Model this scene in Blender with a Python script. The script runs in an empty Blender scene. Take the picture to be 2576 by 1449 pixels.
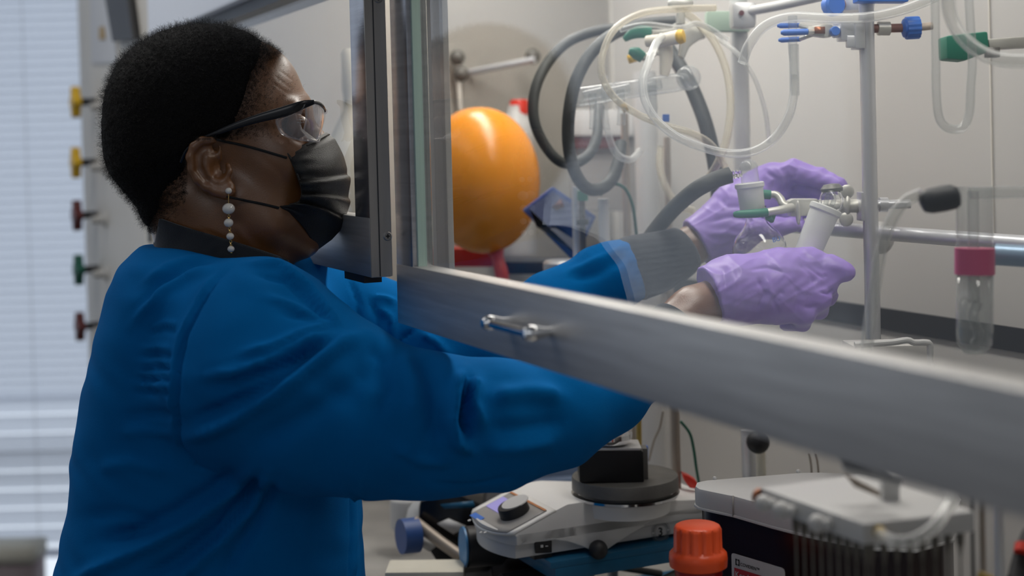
import bpy, bmesh, math, random
import numpy as np
from mathutils import Vector, Matrix
random.seed(7); np.random.seed(7)
sc = bpy.context.scene
COL = sc.collection

# ------------------------------------------------------------------ camera
FPX = 3578.0; CX, CY = 1288.0, 424.0       # the photo is cropped: its optical axis meets the frame above the middle
CAM = Vector((0, 0, 1.5))
PITCH = math.radians(1.1); ROLL = math.radians(1.5)
FW = Vector((0, math.cos(PITCH), -math.sin(PITCH)))
U0 = Vector((0, math.sin(PITCH), math.cos(PITCH))); R0 = Vector((1, 0, 0))
RT = R0 * math.cos(ROLL) - U0 * math.sin(ROLL)
UP = U0 * math.cos(ROLL) + R0 * math.sin(ROLL)
cd = bpy.data.cameras.new('camera'); cam = bpy.data.objects.new('camera', cd); COL.objects.link(cam)
cam.matrix_world = Matrix.Translation(CAM) @ Matrix((RT, UP, -FW)).transposed().to_4x4()
cd.sensor_width = 36; cd.lens = 50; cd.clip_start = 0.02; cd.shift_y = (CY - 724.5) / 2576
cd.dof.use_dof = True; cd.dof.focus_distance = 1.575; cd.dof.aperture_fstop = 3.2
sc.camera = cam
sc.view_settings.view_transform = 'Standard'; sc.view_settings.look = 'None'
sc.view_settings.exposure = 0.0; sc.view_settings.gamma = 1.0; sc.view_settings.use_curve_mapping = False

def V(px, py, z):
    "world point seen at that pixel of the 2576x1449 frame, z metres deep"
    return CAM + FW * z + RT * ((px - CX) / FPX * z) - UP * ((py - CY) / FPX * z)
def ray(px, py):
    return V(px, py, 1) - CAM

# ------------------------------------------------------------------ world and lights
w = bpy.data.worlds.new('world'); sc.world = w; w.use_nodes = True
w.node_tree.nodes['Background'].inputs[0].default_value = (0.80, 0.88, 1.0, 1)
w.node_tree.nodes['Background'].inputs[1].default_value = 0.185

# hood frame: u runs along the sash towards the camera, ni points into the hood
d0 = ray(-320, 401); d0.z = 0; d0.normalize()
HU = -d0
NI = Vector((HU.y, -HU.x, 0))
if NI.x < 0: NI = -NI
ZZ = Vector((0, 0, 1))
P0 = V(1000, 813, 1.517)                       # outer lower corner of the front sash
def hood(u, n, h=0.0):
    "u along sash, n into the hood, h is world height"
    p = P0 + HU * u + NI * n; return Vector((p.x, p.y, h))
def on_plane(px, py, n=0.0):
    r = ray(px, py); t = ((P0 + NI * n - CAM).dot(NI)) / r.dot(NI)
    return CAM + r * t
def hcoord(p):
    q = p - P0; return q.dot(HU), q.dot(NI), p.z

def area(name, loc, target, size, size_y, power, color):
    l = bpy.data.lights.new(name, 'AREA'); l.shape = 'RECTANGLE'; l.size = size; l.size_y = size_y
    l.energy = power; l.color = color
    o = bpy.data.objects.new(name, l); COL.objects.link(o); o.location = loc
    o.rotation_euler = (Vector(target) - Vector(loc)).to_track_quat('-Z', 'Y').to_euler(); return o
# two fluorescent lamps end to end in the roof of the hood
for nm_, u_, len_, pw_ in (('hood_lamp', .16, 1.15, 5.3), ('hood_lamp', -.56, .62, 5.2)):
    l_ = bpy.data.lights.new(nm_, 'AREA'); l_.shape = 'RECTANGLE'; l_.size = .13; l_.size_y = len_; l_.energy = pw_; l_.color = (1.0, .958, .90)
    o_ = bpy.data.objects.new(nm_, l_); COL.objects.link(o_)
    o_.matrix_world = Matrix.Translation(hood(u_, .42, 2.0)) @ Matrix((NI, HU, ZZ)).transposed().to_4x4()
area('ceiling_light_room', (-1.3, 2.1, 2.75), (-0.7, 1.9, 1.2), 1.2, 1.2, 13.0, (1.0, 0.97, 0.93))
area('ceiling_light_rear', (-0.2, -1.4, 2.7), (0.1, 1.2, 1.0), 1.8, 0.6, 4.6, (0.96, 0.98, 1.0))

# ------------------------------------------------------------------ materials
def mat(name, col, rough=0.5, metal=0.0, bump=0.0, scale=60.0, var=0.0, trans=0.0, ior=1.45, sheen=0.0,
        spec=0.5, alpha=1.0, emit=None, estr=0.0, coat=0.0, stretch=None, vscale=None, sss=0.0, aniso=0.0):
    m = bpy.data.materials.new(name); m.use_nodes = True
    nt = m.node_tree; b = nt.nodes['Principled BSDF']
    b.inputs['Base Color'].default_value = (*col, 1); b.inputs['Roughness'].default_value = rough
    b.inputs['Metallic'].default_value = metal; b.inputs['IOR'].default_value = ior
    b.inputs['Transmission Weight'].default_value = trans; b.inputs['Alpha'].default_value = alpha
    b.inputs['Specular IOR Level'].default_value = spec; b.inputs['Sheen Weight'].default_value = sheen
    b.inputs['Coat Weight'].default_value = coat; b.inputs['Anisotropic'].default_value = aniso
    if sss: b.inputs['Subsurface Weight'].default_value = sss; b.inputs['Subsurface Radius'].default_value = (.01,.004,.002)
    if emit: b.inputs['Emission Color'].default_value = (*emit, 1); b.inputs['Emission Strength'].default_value = estr
    tc = nt.nodes.new('ShaderNodeTexCoord'); mp = nt.nodes.new('ShaderNodeMapping')
    nt.links.new(tc.outputs['Object'], mp.inputs['Vector'])
    if stretch: mp.inputs['Scale'].default_value = stretch
    if var:
        n = nt.nodes.new('ShaderNodeTexNoise'); n.inputs['Scale'].default_value = vscale or scale * .15; n.inputs['Detail'].default_value = 5
        nt.links.new(mp.outputs[0], n.inputs['Vector'])
        cr = nt.nodes.new('ShaderNodeValToRGB')
        cr.color_ramp.elements[0].position = .3; cr.color_ramp.elements[1].position = .7
        cr.color_ramp.elements[0].color = (*[max(0, c * (1 - var)) for c in col], 1)
        cr.color_ramp.elements[1].color = (*[min(1, c * (1 + var)) for c in col], 1)
        nt.links.new(n.outputs['Fac'], cr.inputs[0]); nt.links.new(cr.outputs[0], b.inputs['Base Color'])
    if bump:
        n = nt.nodes.new('ShaderNodeTexNoise'); n.inputs['Scale'].default_value = scale; n.inputs['Detail'].default_value = 4
        nt.links.new(mp.outputs[0], n.inputs['Vector'])
        bp = nt.nodes.new('ShaderNodeBump'); bp.inputs['Strength'].default_value = bump; bp.inputs['Distance'].default_value = 0.001
        nt.links.new(n.outputs['Fac'], bp.inputs['Height']); nt.links.new(bp.outputs[0], b.inputs['Normal'])
    return m

def glass_mat(name, tint=(1, 1, 1), rough=0.0, ior=1.45, both=True, dens=0.0, dcol=(.6,.6,.6)):
    "clear sheet: straight-through transparency with a fresnel reflection, some milky body"
    m = bpy.data.materials.new(name); m.use_nodes = True; nt = m.node_tree; nt.nodes.clear()
    out = nt.nodes.new('ShaderNodeOutputMaterial'); tr = nt.nodes.new('ShaderNodeBsdfTransparent'); gl = nt.nodes.new('ShaderNodeBsdfGlossy')
    tr.inputs[0].default_value = (*tint, 1); gl.inputs['Roughness'].default_value = rough
    fr = nt.nodes.new('ShaderNodeFresnel'); fr.inputs[0].default_value = ior
    geo = nt.nodes.new('ShaderNodeNewGeometry'); io = nt.nodes.new('ShaderNodeMath'); io.operation = 'MULTIPLY_ADD'   # same index from both sides
    io.inputs[1].default_value = 1 / ior - ior; io.inputs[2].default_value = ior
    nt.links.new(geo.outputs['Backfacing'], io.inputs[0]); nt.links.new(io.outputs[0], fr.inputs[0])
    mx = nt.nodes.new('ShaderNodeMixShader'); src = tr.outputs[0]
    if dens:
        df = nt.nodes.new('ShaderNodeBsdfDiffuse'); df.inputs[0].default_value = (*dcol, 1)
        lw = nt.nodes.new('ShaderNodeLayerWeight'); lw.inputs[0].default_value = .35
        mu = nt.nodes.new('ShaderNodeMath'); mu.operation = 'MULTIPLY_ADD'; mu.inputs[1].default_value = dens; mu.inputs[2].default_value = dens * .35
        nt.links.new(lw.outputs['Facing'], mu.inputs[0])
        m2 = nt.nodes.new('ShaderNodeMixShader'); nt.links.new(mu.outputs[0], m2.inputs[0])
        nt.links.new(tr.outputs[0], m2.inputs[1]); nt.links.new(df.outputs[0], m2.inputs[2]); src = m2.outputs[0]
    nt.links.new(fr.outputs[0], mx.inputs[0]); nt.links.new(src, mx.inputs[1]); nt.links.new(gl.outputs[0], mx.inputs[2])
    nt.links.new(mx.outputs[0], out.inputs[0]); return m

M = {}
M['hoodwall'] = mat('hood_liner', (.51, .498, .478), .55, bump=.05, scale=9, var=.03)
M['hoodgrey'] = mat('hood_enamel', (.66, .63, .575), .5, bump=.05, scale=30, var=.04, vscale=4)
M['hoodside_bright'] = mat('hood_liner_side_bright', (.70, .675, .625), .55, bump=.05, scale=9, var=.03)  # same liner, colour lightened to make up for the dimmer light there
M['fascia'] = mat('fascia_enamel', (.80, .84, .92), .35)
M['bench'] = mat('bench_resin', (.34, .33, .31), .45, var=.25, vscale=9, bump=.1)
M['floor'] = mat('floor_vinyl', (.25, .24, .23), .5, var=.1)
M['wall'] = mat('wall_paint', (.62, .64, .68), .8, bump=.05)
M['steel'] = mat('brushed_steel', (.50, .50, .53), .27, metal=.92, bump=.12, scale=30, stretch=(1, 1, 40), var=.12)
M['steelrail'] = mat('brushed_rail', (.56, .55, .54), .42, metal=.75, bump=.10, scale=30, stretch=(2, 2, 40), var=.12)
M['steelwarm'] = mat('frame_edge', (.46, .43, .40), .38, metal=.7, bump=.1, scale=20, stretch=(20, 20, 1), var=.12)
M['chrome'] = mat('chrome', (.86, .86, .87), .12, metal=1)
M['alu'] = mat('cast_aluminium', (.62, .62, .62), .38, metal=.75, bump=.25, scale=120, var=.1)
M['clampmetal'] = mat('clamp_metal', (.62, .61, .56), .42, metal=.5, bump=.3, scale=160, var=.15)
M['rod'] = mat('steel_rod', (.66, .67, .70), .35, metal=.55, bump=.06, scale=60)
M['rodwarm'] = mat('tarnished_rod', (.36, .31, .26), .45, metal=.5, var=.2)
M['rust'] = mat('rusty_screw', (.26, .13, .11), .6, metal=.3, bump=.5, scale=200, var=.3)
M['whiteplastic'] = mat('white_plastic', (.55, .55, .545), .42, var=.02)
M['hotplatewhite'] = mat('hotplate_white', (.76, .75, .73), .4, var=.02)
M['ivory'] = mat('ivory_plastic', (.78, .72, .60), .45, var=.05)
M['sleeveblue'] = mat('blue_cotton', (.0, .112, .345), .9, bump=.5, scale=1500, sheen=.0, var=.06, vscale=14, spec=.06)
M['blackknit'] = mat('black_knit', (.018, .021, .026), .9, bump=.5, scale=900, sheen=.3, spec=.2)
M['skin'] = mat('skin', (.175, .070, .022), .36, bump=.22, scale=700, var=.16, vscale=26, sss=.06, spec=.8, coat=.22)
M['skin'].node_tree.nodes['Principled BSDF'].inputs['Coat Roughness'].default_value = .30
M['hair'] = mat('hair_black', (.006, .0052, .005), .65, bump=1.0, scale=500, spec=.15)
M['strand'] = mat('hair_strand', (.008, .0068, .006), .5, spec=.35)
M['maskmat'] = mat('mask_black', (.017, .0155, .0135), .38, bump=.6, scale=1100, spec=.5)
M['maskcord'] = mat('mask_cord', (.008, .009, .010), .8)
M['blackgloss'] = mat('black_gloss', (.006, .006, .008), .22, spec=.6)
M['black'] = mat('black_plastic', (.018, .018, .020), .5)
M['blackrubber'] = mat('black_rubber', (.030, .034, .040), .55, bump=.3, scale=80)
M['hose'] = mat('grey_rubber', (.060, .064, .062), .55, bump=.5, scale=45, var=.3, vscale=14)
M['glove'] = mat('nitrile_purple', (.345, .225, .66), .38, bump=.5, scale=38, var=.08, vscale=20, spec=.5, sss=.05)
M['pearl'] = mat('pearl', (.72, .68, .62), .16, spec=.7, coat=.5)
M['gold'] = mat('gold', (.75, .50, .18), .25, metal=1)
M['balloon'] = mat('balloon_rubber', (.85, .31, .028), .25, spec=.6, sss=.15)
M['balloonneck'] = mat('balloon_neck', (.70, .07, .03), .3)
M['red'] = mat('red_plastic', (.62, .035, .02), .35)
M['orangecap'] = mat('orange_cap', (.78, .085, .018), .35, bump=.1, scale=300)
M['yellow'] = mat('yellow_plastic', (.72, .44, .02), .4)
M['maroon'] = mat('maroon_plastic', (.11, .022, .022), .4)
M['green'] = mat('green_rubber', (.02, .20, .13), .45, bump=.15)
M['greendark'] = mat('green_plastic', (.008, .10, .065), .5)
M['blue'] = mat('blue_plastic', (.05, .17, .58), .4)
M['navy'] = mat('navy_plastic', (.02, .065, .22), .45)
M['bluedark'] = mat('navy_card', (.035, .075, .26), .6, var=.1)
M['bluepaint'] = mat('blue_paint', (.012, .11, .22), .4, bump=.2, scale=60, var=.25)
M['bluegrey'] = mat('blue_grey', (.11, .15, .23), .5, var=.2)
M['pink'] = mat('pink_ptfe', (.60, .09, .22), .35)
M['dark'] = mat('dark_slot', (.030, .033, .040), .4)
M['heatblock'] = mat('heating_block', (.004, .004, .005), .45)
M['plategrey'] = mat('plate_grey', (.135, .13, .12), .5, metal=.3, bump=.4, scale=200, var=.15)
M['cream'] = mat('cream_board', (.60, .57, .48), .7, var=.12)
M['panelgrey'] = mat('panel_grey', (.30, .29, .28), .35)
M['label'] = mat('label_paper', (.55, .53, .53), .5)
M['ink'] = mat('ink', (.015, .015, .015), .6)
M['labelred'] = mat('label_red', (.42, .012, .025), .5)
M['copper'] = mat('copper', (.36, .14, .07), .4, metal=.6)
M['brass'] = mat('brass', (.55, .40, .12), .35, metal=.8, var=.3)
M['needle'] = mat('needle_steel', (.16, .15, .13), .45, metal=.6)
M['frost'] = mat('frosted_glass', (.80, .81, .78), .6, alpha=.80, bump=.2, scale=300)
M['glass'] = glass_mat('lab_glass', (.97, .98, .98), 0.02, 1.5, dens=.34, dcol=(.60, .62, .62))
M['rglass'] = mat('borosilicate', (1, 1, 1), .0, trans=1.0, ior=1.47)
M['tubing'] = glass_mat('clear_tubing', (.95, .95, .94), .08, 1.40, dens=.55, dcol=(.84, .85, .84))
M['tubingold'] = glass_mat('aged_tubing', (.96, .94, .88), .1, 1.40, dens=.60, dcol=(.74, .69, .58))
M['lens'] = glass_mat('lens_plastic', (.94, .93, .94), .02, 1.55, dens=.30, dcol=(.66, .65, .66))
M['sash'] = glass_mat('sash_glass', (.985, .99, .985), 0.0, 1.52)
M['glassedge'] = mat('glass_edge', (.42, .56, .50), .3)
M['amber'] = mat('amber_dark', (.015, .008, .006), .08, spec=.8)
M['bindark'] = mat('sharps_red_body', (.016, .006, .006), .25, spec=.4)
M['slat'] = mat('blind_slat', (.84, .87, .93), .6)
_n = M['slat'].node_tree; _t = _n.nodes.new('ShaderNodeBsdfTranslucent'); _t.inputs[0].default_value = (.84, .87, .93, 1); _m = _n.nodes.new('ShaderNodeMixShader'); _m.inputs[0].default_value = .55
_n.links.new(_n.nodes['Principled BSDF'].outputs[0], _m.inputs[1]); _n.links.new(_t.outputs[0], _m.inputs[2]); _n.links.new(_m.outputs[0], _n.nodes['Material Output'].inputs[0])
M['sky'] = mat('daylight', (0, 0, 0), 1, emit=(.80, .88, 1.0), estr=1.15)
M['screen'] = mat('lcd', (.05, .05, .1), .3, emit=(.50, .44, .95), estr=.5)

# ------------------------------------------------------------------ building helpers
def tag(o, label=None, cat=None, group=None, kind=None):
    if label: o['label'] = label
    if cat: o['category'] = cat
    if group: o['group'] = group
    if kind: o['kind'] = kind
    return o
def empty(name, loc, label, cat, group=None):
    o = bpy.data.objects.new(name, None); o.empty_display_size = .05; COL.objects.link(o); o.location = loc
    return tag(o, label, cat, group)
def link(name, me, m, parent=None, smooth=True):
    o = bpy.data.objects.new(name, me); COL.objects.link(o)
    if m is not None:
        me.materials.clear(); me.materials.append(M[m] if isinstance(m, str) else m)
    if smooth:
        me.polygons.foreach_set('use_smooth', [True] * len(me.polygons))
    if parent is not None:
        # world-space data, so undo the parent's placement
        root = parent; off = Vector((0, 0, 0))
        while root is not None: off += root.location; root = root.parent
        o.parent = parent; o.location = -off
    else:
        # put the origin at the base of the thing
        n = len(me.vertices)
        if n:
            co = np.empty(n * 3, 'f'); me.vertices.foreach_get('co', co); co = co.reshape(-1, 3)
            b = np.array([(co[:, 0].min() + co[:, 0].max()) / 2, (co[:, 1].min() + co[:, 1].max()) / 2, co[:, 2].min()], 'f')
            me.vertices.foreach_set('co', (co - b).ravel()); o.location = b.tolist(); me.update()
    return o
class MB:
    def __init__(s): s.v = []; s.f = []; s.flat = False
    def add(s, vs, fs):
        n = len(s.v); s.v += [tuple(v) for v in vs]; s.f += [tuple(i + n for i in f) for f in fs]; return s
    def build(s, name, m, parent=None, smooth=True, bevel=0.0, sub=0, angle=35):
        me = bpy.data.meshes.new(name); me.from_pydata(s.v, [], s.f); me.validate()
        bm = bmesh.new(); bm.from_mesh(me); bmesh.ops.recalc_face_normals(bm, faces=bm.faces)
        if bevel:
            es = [e for e in bm.edges if len(e.link_faces) == 2 and e.calc_face_angle(0) > math.radians(30)]
            bmesh.ops.bevel(bm, geom=es, offset=bevel, segments=2, affect='EDGES', profile=.6, clamp_overlap=True)
        if smooth:
            for e in bm.edges:
                if len(e.link_faces) == 2 and e.calc_face_angle(0) > math.radians(angle): e.smooth = False
        bm.to_mesh(me); bm.free()
        o = link(name, me, m, parent, smooth)
        if sub:
            md = o.modifiers.new('sub', 'SUBSURF'); md.levels = sub; md.render_levels = sub
        return o
    def box(s, c, ax, ay, az):
        "centre and three half-extent vectors"
        c = Vector(c); vs = [c + ax * i + ay * j + az * k for i in (-1, 1) for j in (-1, 1) for k in (-1, 1)]
        return s.add(vs, [(0, 1, 3, 2), (4, 6, 7, 5), (0, 4, 5, 1), (2, 3, 7, 6), (0, 2, 6, 4), (1, 5, 7, 3)])
    def hbox(s, u0, u1, n0, n1, h0, h1):
        vs = [hood(u, n, h) for u in (u0, u1) for n in (n0, n1) for h in (h0, h1)]
        return s.add(vs, [(0, 1, 3, 2), (4, 6, 7, 5), (0, 4, 5, 1), (2, 3, 7, 6), (0, 2, 6, 4), (1, 5, 7, 3)])
    def prism(s, pts, d):
        "polygon of world points extruded by vector d"
        pts = [Vector(p) for p in pts]; n = len(pts)
        return s.add(pts + [p + d for p in pts], [tuple(range(n)), tuple(range(2 * n - 1, n - 1, -1))] + [(i, (i + 1) % n, n + (i + 1) % n, n + i) for i in range(n)])
    def tube(s, pts, r, seg=12, smoothn=0, cap=True):
        pts = [Vector(p) for p in pts]; rr = list(r) if hasattr(r, '__len__') else [r] * len(pts)
        if smoothn:
            P = []; Q = []
            for i in range(len(pts) - 1):
                a, b, c, d = pts[max(i - 1, 0)], pts[i], pts[i + 1], pts[min(i + 2, len(pts) - 1)]
                for k in range(smoothn):
                    t = k / smoothn
                    P.append(.5 * ((2 * b) + (c - a) * t + (2 * a - 5 * b + 4 * c - d) * t * t + (-a + 3 * b - 3 * c + d) * t ** 3)); Q.append(rr[i] * (1 - t) + rr[i + 1] * t)
            P.append(pts[-1]); Q.append(rr[-1]); pts, rr = P, Q
        n = len(pts); vs = []; T0 = None; N = None
        for i in range(n):
            t = (pts[min(i + 1, n - 1)] - pts[max(i - 1, 0)]).normalized()
            if N is None:
                N = t.orthogonal().normalized()
            else:
                N = (N - t * N.dot(t)).normalized()
            B = t.cross(N)
            for k in range(seg):
                a = 2 * math.pi * k / seg; vs.append(pts[i] + (N * math.cos(a) + B * math.sin(a)) * rr[i])
        fs = [(i * seg + k, i * seg + (k + 1) % seg, (i + 1) * seg + (k + 1) % seg, (i + 1) * seg + k) for i in range(n - 1) for k in range(seg)]
        if cap: fs += [tuple(range(seg - 1, -1, -1)), tuple((n - 1) * seg + k for k in range(seg))]
        return s.add(vs, fs)
    def lathe(s, o, axis, prof, seg=28, x=None):
        "prof: (radius, distance along axis)"
        o = Vector(o); a = Vector(axis).normalized(); N = a.orthogonal().normalized(); B = a.cross(N); vs = []; fs = []
        for (r, d) in prof:
            for k in range(seg):
                t = 2 * math.pi * k / seg; vs.append(o + a * d + (N * math.cos(t) + B * math.sin(t)) * max(r, 1e-5))
        n = len(prof)
        fs = [(i * seg + k, i * seg + (k + 1) % seg, (i + 1) * seg + (k + 1) % seg, (i + 1) * seg + k) for i in range(n - 1) for k in range(seg)]
        fs += [tuple(range(seg - 1, -1, -1)), tuple((n - 1) * seg + k for k in range(seg))]
        return s.add(vs, fs)
    def ball(s, c, r, seg=20, sq=(1, 1, 1)):
        c = Vector(c); vs = [c + Vector((0, 0, r * sq[2]))]; rings = seg // 2
        for i in range(1, rings):
            a = math.pi * i / rings
            for k in range(seg):
                t = 2 * math.pi * k / seg; vs.append(c + Vector((r * sq[0] * math.sin(a) * math.cos(t), r * sq[1] * math.sin(a) * math.sin(t), r * sq[2] * math.cos(a))))
        vs.append(c - Vector((0, 0, r * sq[2]))); fs = []
        for k in range(seg): fs.append((0, 1 + k, 1 + (k + 1) % seg))
        for i in range(rings - 2):
            for k in range(seg):
                a = 1 + i * seg; fs.append((a + k, a + seg + k, a + seg + (k + 1) % seg, a + (k + 1) % seg))
        a = 1 + (rings - 2) * seg; e = len(vs) - 1
        for k in range(seg): fs.append((a + k, e, a + (k + 1) % seg))
        return s.add(vs, fs)
    def grid(s, rows):
        n = len(rows); m = len(rows[0]); vs = [p for r in rows for p in r]
        return s.add(vs, [(i * m + j, i * m + j + 1, (i + 1) * m + j + 1, (i + 1) * m + j) for i in range(n - 1) for j in range(m - 1)])
def one(name, mb, m, label, cat, group=None, **k):
    return tag(mb.build(name, m, None, **k), label, cat, group)
def text_mesh(name, body, origin, xdir, ydir, size, m, parent, thick=.0003, align='LEFT'):
    cu = bpy.data.curves.new(name, 'FONT'); cu.body = body; cu.size = size; cu.extrude = thick; cu.align_x = align
    t = bpy.data.objects.new(name, cu); COL.objects.link(t); bpy.context.view_layer.update()
    me = bpy.data.meshes.new_from_object(t.evaluated_get(bpy.context.evaluated_depsgraph_get()))
    bpy.data.objects.remove(t)
    x = Vector(xdir).normalized(); y = Vector(ydir).normalized(); z = x.cross(y).normalized()
    me.transform(Matrix.Translation(Vector(origin)) @ Matrix((x, y, z)).transposed().to_4x4())
    return link(name, me, m, parent, False)

# ------------------------------------------------------------------ distance fields -> mesh
def cs(px, py, z): return np.array([(px - CX) / FPX * z, -(py - CY) / FPX * z, z], 'f')
CMAT = np.array([[RT.x, UP.x, FW.x], [RT.y, UP.y, FW.y], [RT.z, UP.z, FW.z]])
def c2w(a): return a @ CMAT.T + np.array(CAM)
def cone(P, a, b, r1, r2):
    ab = b - a; L = float(ab @ ab) + 1e-12
    t = np.clip(((P[0] - a[0]) * ab[0] + (P[1] - a[1]) * ab[1] + (P[2] - a[2]) * ab[2]) / L, 0, 1)
    return np.sqrt((P[0] - a[0] - ab[0] * t) ** 2 + (P[1] - a[1] - ab[1] * t) ** 2 + (P[2] - a[2] - ab[2] * t) ** 2) - (r1 + (r2 - r1) * t)
def ell(P, c, r, rot=0.0):
    x, y, z = P[0] - c[0], P[1] - c[1], P[2] - c[2]
    if rot: ca, sa = math.cos(rot), math.sin(rot); x, y = x * ca + y * sa, -x * sa + y * ca
    k0 = np.sqrt((x / r[0]) ** 2 + (y / r[1]) ** 2 + (z / r[2]) ** 2)
    k1 = np.sqrt((x / r[0] ** 2) ** 2 + (y / r[1] ** 2) ** 2 + (z / r[2] ** 2) ** 2) + 1e-9
    return k0 * (k0 - 1) / k1
def smin(a, b, k):
    h = np.clip(.5 + .5 * (b - a) / k, 0, 1); return b + (a - b) * h - k * h * (1 - h)
def smax(a, b, k): return -smin(-a, -b, k)
def chain(P, pts, k=0.004):
    "pts: (px,py,z,r)"
    d = None
    for p, q in zip(pts[:-1], pts[1:]):
        c = cone(P, cs(*p[:3]), cs(*q[:3]), p[3], q[3]); d = c if d is None else smin(d, c, k)
    return d
def surfnet(fn, lo, hi, h):
    ax = [np.arange(lo[i], hi[i] + h, h, dtype='f') for i in range(3)]
    X, Y, Z = np.meshgrid(*ax, indexing='ij'); f = fn((X, Y, Z)).astype('f'); s = f < 0
    nx, ny, nz = f.shape
    def C(a, i, j, k): return a[i:nx - 1 + i, j:ny - 1 + j, k:nz - 1 + k]
    cnt = sum(C(s, i, j, k).astype('i1') for i in (0, 1) for j in (0, 1) for k in (0, 1))
    act = (cnt > 0) & (cnt < 8); idx = -np.ones(act.shape, 'i4'); I = np.argwhere(act); idx[act] = np.arange(len(I))
    acc = np.zeros((len(I), 3)); num = np.zeros(len(I)); ii = I.T
    cor = [(i, j, k) for i in (0, 1) for j in (0, 1) for k in (0, 1)]
    for a in cor:
        for d in range(3):
            if a[d] == 0:
                b = list(a); b[d] = 1
                fa = f[ii[0] + a[0], ii[1] + a[1], ii[2] + a[2]]; fb = f[ii[0] + b[0], ii[1] + b[1], ii[2] + b[2]]
                m = (fa < 0) != (fb < 0); t = np.where(m, fa / np.where(m, fa - fb, 1), 0)
                p = np.tile(np.array(a, 'f'), (len(I), 1)); p[:, d] += t
                acc += p * m[:, None]; num += m
    v = (I + acc / num[:, None]) * h + np.array(lo)
    F = []
    for d in range(3):
        e1, e2 = [(1, 2), (2, 0), (0, 1)][d]
        a = [slice(None)] * 3; b = [slice(None)] * 3; a[d] = slice(0, -1); b[d] = slice(1, None)
        sa, sb = s[tuple(a)], s[tuple(b)]; E = np.argwhere(sa != sb)
        E = E[(E[:, e1] > 0) & (E[:, e2] > 0) & (E[:, e1] < f.shape[e1] - 1) & (E[:, e2] < f.shape[e2] - 1)]
        fl = sa[E[:, 0], E[:, 1], E[:, 2]]
        def g(o1, o2):
            q = E.copy(); q[:, e1] -= o1; q[:, e2] -= o2; return idx[q[:, 0], q[:, 1], q[:, 2]]
        Q = np.stack([g(1, 1), g(0, 1), g(0, 0), g(1, 0)], 1)
        Q[~fl] = Q[~fl][:, ::-1]; F.append(Q)
    return v, np.concatenate(F)
def field_mesh(name, v, F, smooth_it=2):
    me = bpy.data.meshes.new(name); me.vertices.add(len(v)); me.vertices.foreach_set('co', v.astype('f').ravel())
    me.loops.add(F.size); me.loops.foreach_set('vertex_index', F.ravel().astype('i4'))
    me.polygons.add(len(F)); me.polygons.foreach_set('loop_start', np.arange(0, F.size, 4, dtype='i4'))
    me.update(calc_edges=True); me.validate()
    if smooth_it:
        bm = bmesh.new(); bm.from_mesh(me)
        for _ in range(smooth_it): bmesh.ops.smooth_vert(bm, verts=bm.verts, factor=.5, use_axis_x=True, use_axis_y=True, use_axis_z=True)
        bm.to_mesh(me); bm.free()
    c = get_co(me); i = int(c[:, 0].argmax())
    if get_no(me)[i, 0] < 0: me.flip_normals(); me.update()
    return me
def get_co(me):
    a = np.empty(len(me.vertices) * 3, 'f'); me.vertices.foreach_get('co', a); return a.reshape(-1, 3)
def get_no(me):
    a = np.empty(len(me.vertices) * 3, 'f'); me.vertices.foreach_get('normal', a); return a.reshape(-1, 3)
def fold(me, folds, extra=None):
    "raise ridges (+mm) and press grooves (-mm) along paths; mesh is in camera axes, only the side facing the viewer is creased"
    co = get_co(me); no = get_no(me).copy()
    px = CX + co[:, 0] / co[:, 2] * FPX; py = CY - co[:, 1] / co[:, 2] * FPX
    front = np.clip(-no[:, 2] * 3 + .3, 0, 1); disp = np.zeros(len(co))
    for pts, amp, wd, zmin, zmax in folds:
        best = np.full(len(co), 1e9); tt = np.zeros(len(co)); n = len(pts) - 1
        for i in range(n):
            a = np.array(pts[i], float); b = np.array(pts[i + 1], float); ab = b - a
            t = np.clip(((px - a[0]) * ab[0] + (py - a[1]) * ab[1]) / (ab @ ab), 0, 1)
            dd = np.hypot(px - a[0] - ab[0] * t, py - a[1] - ab[1] * t); m = dd < best
            best[m] = dd[m]; tt[m] = (i + t[m]) / n
        tap = np.clip(np.sin(np.pi * np.clip(tt, .03, .97)) * 1.8, 0, 1)
        disp += amp * .001 * np.exp(-(best / wd) ** 2) * tap * ((co[:, 2] > zmin) & (co[:, 2] < zmax))
    co2 = co + no * (disp * front)[:, None]
    if extra is not None: co2 = co2 + no * extra(co, px, py)[:, None]
    me.vertices.foreach_set('co', co2.astype('f').ravel()); me.update()
def to_world(me):
    co = c2w(get_co(me).astype('d')); me.vertices.foreach_set('co', co.astype('f').ravel()); me.flip_normals(); me.update()
def hit(fn, px, py, z0=1.3, z1=1.75, n=1800):
    z = np.linspace(z0, z1, n); P = ((px - CX) / FPX * z, -(py - CY) / FPX * z, z)
    f = fn(P); i = np.argmax(f < 0); return float(z[i]) if f[i] < 0 else None
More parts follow.
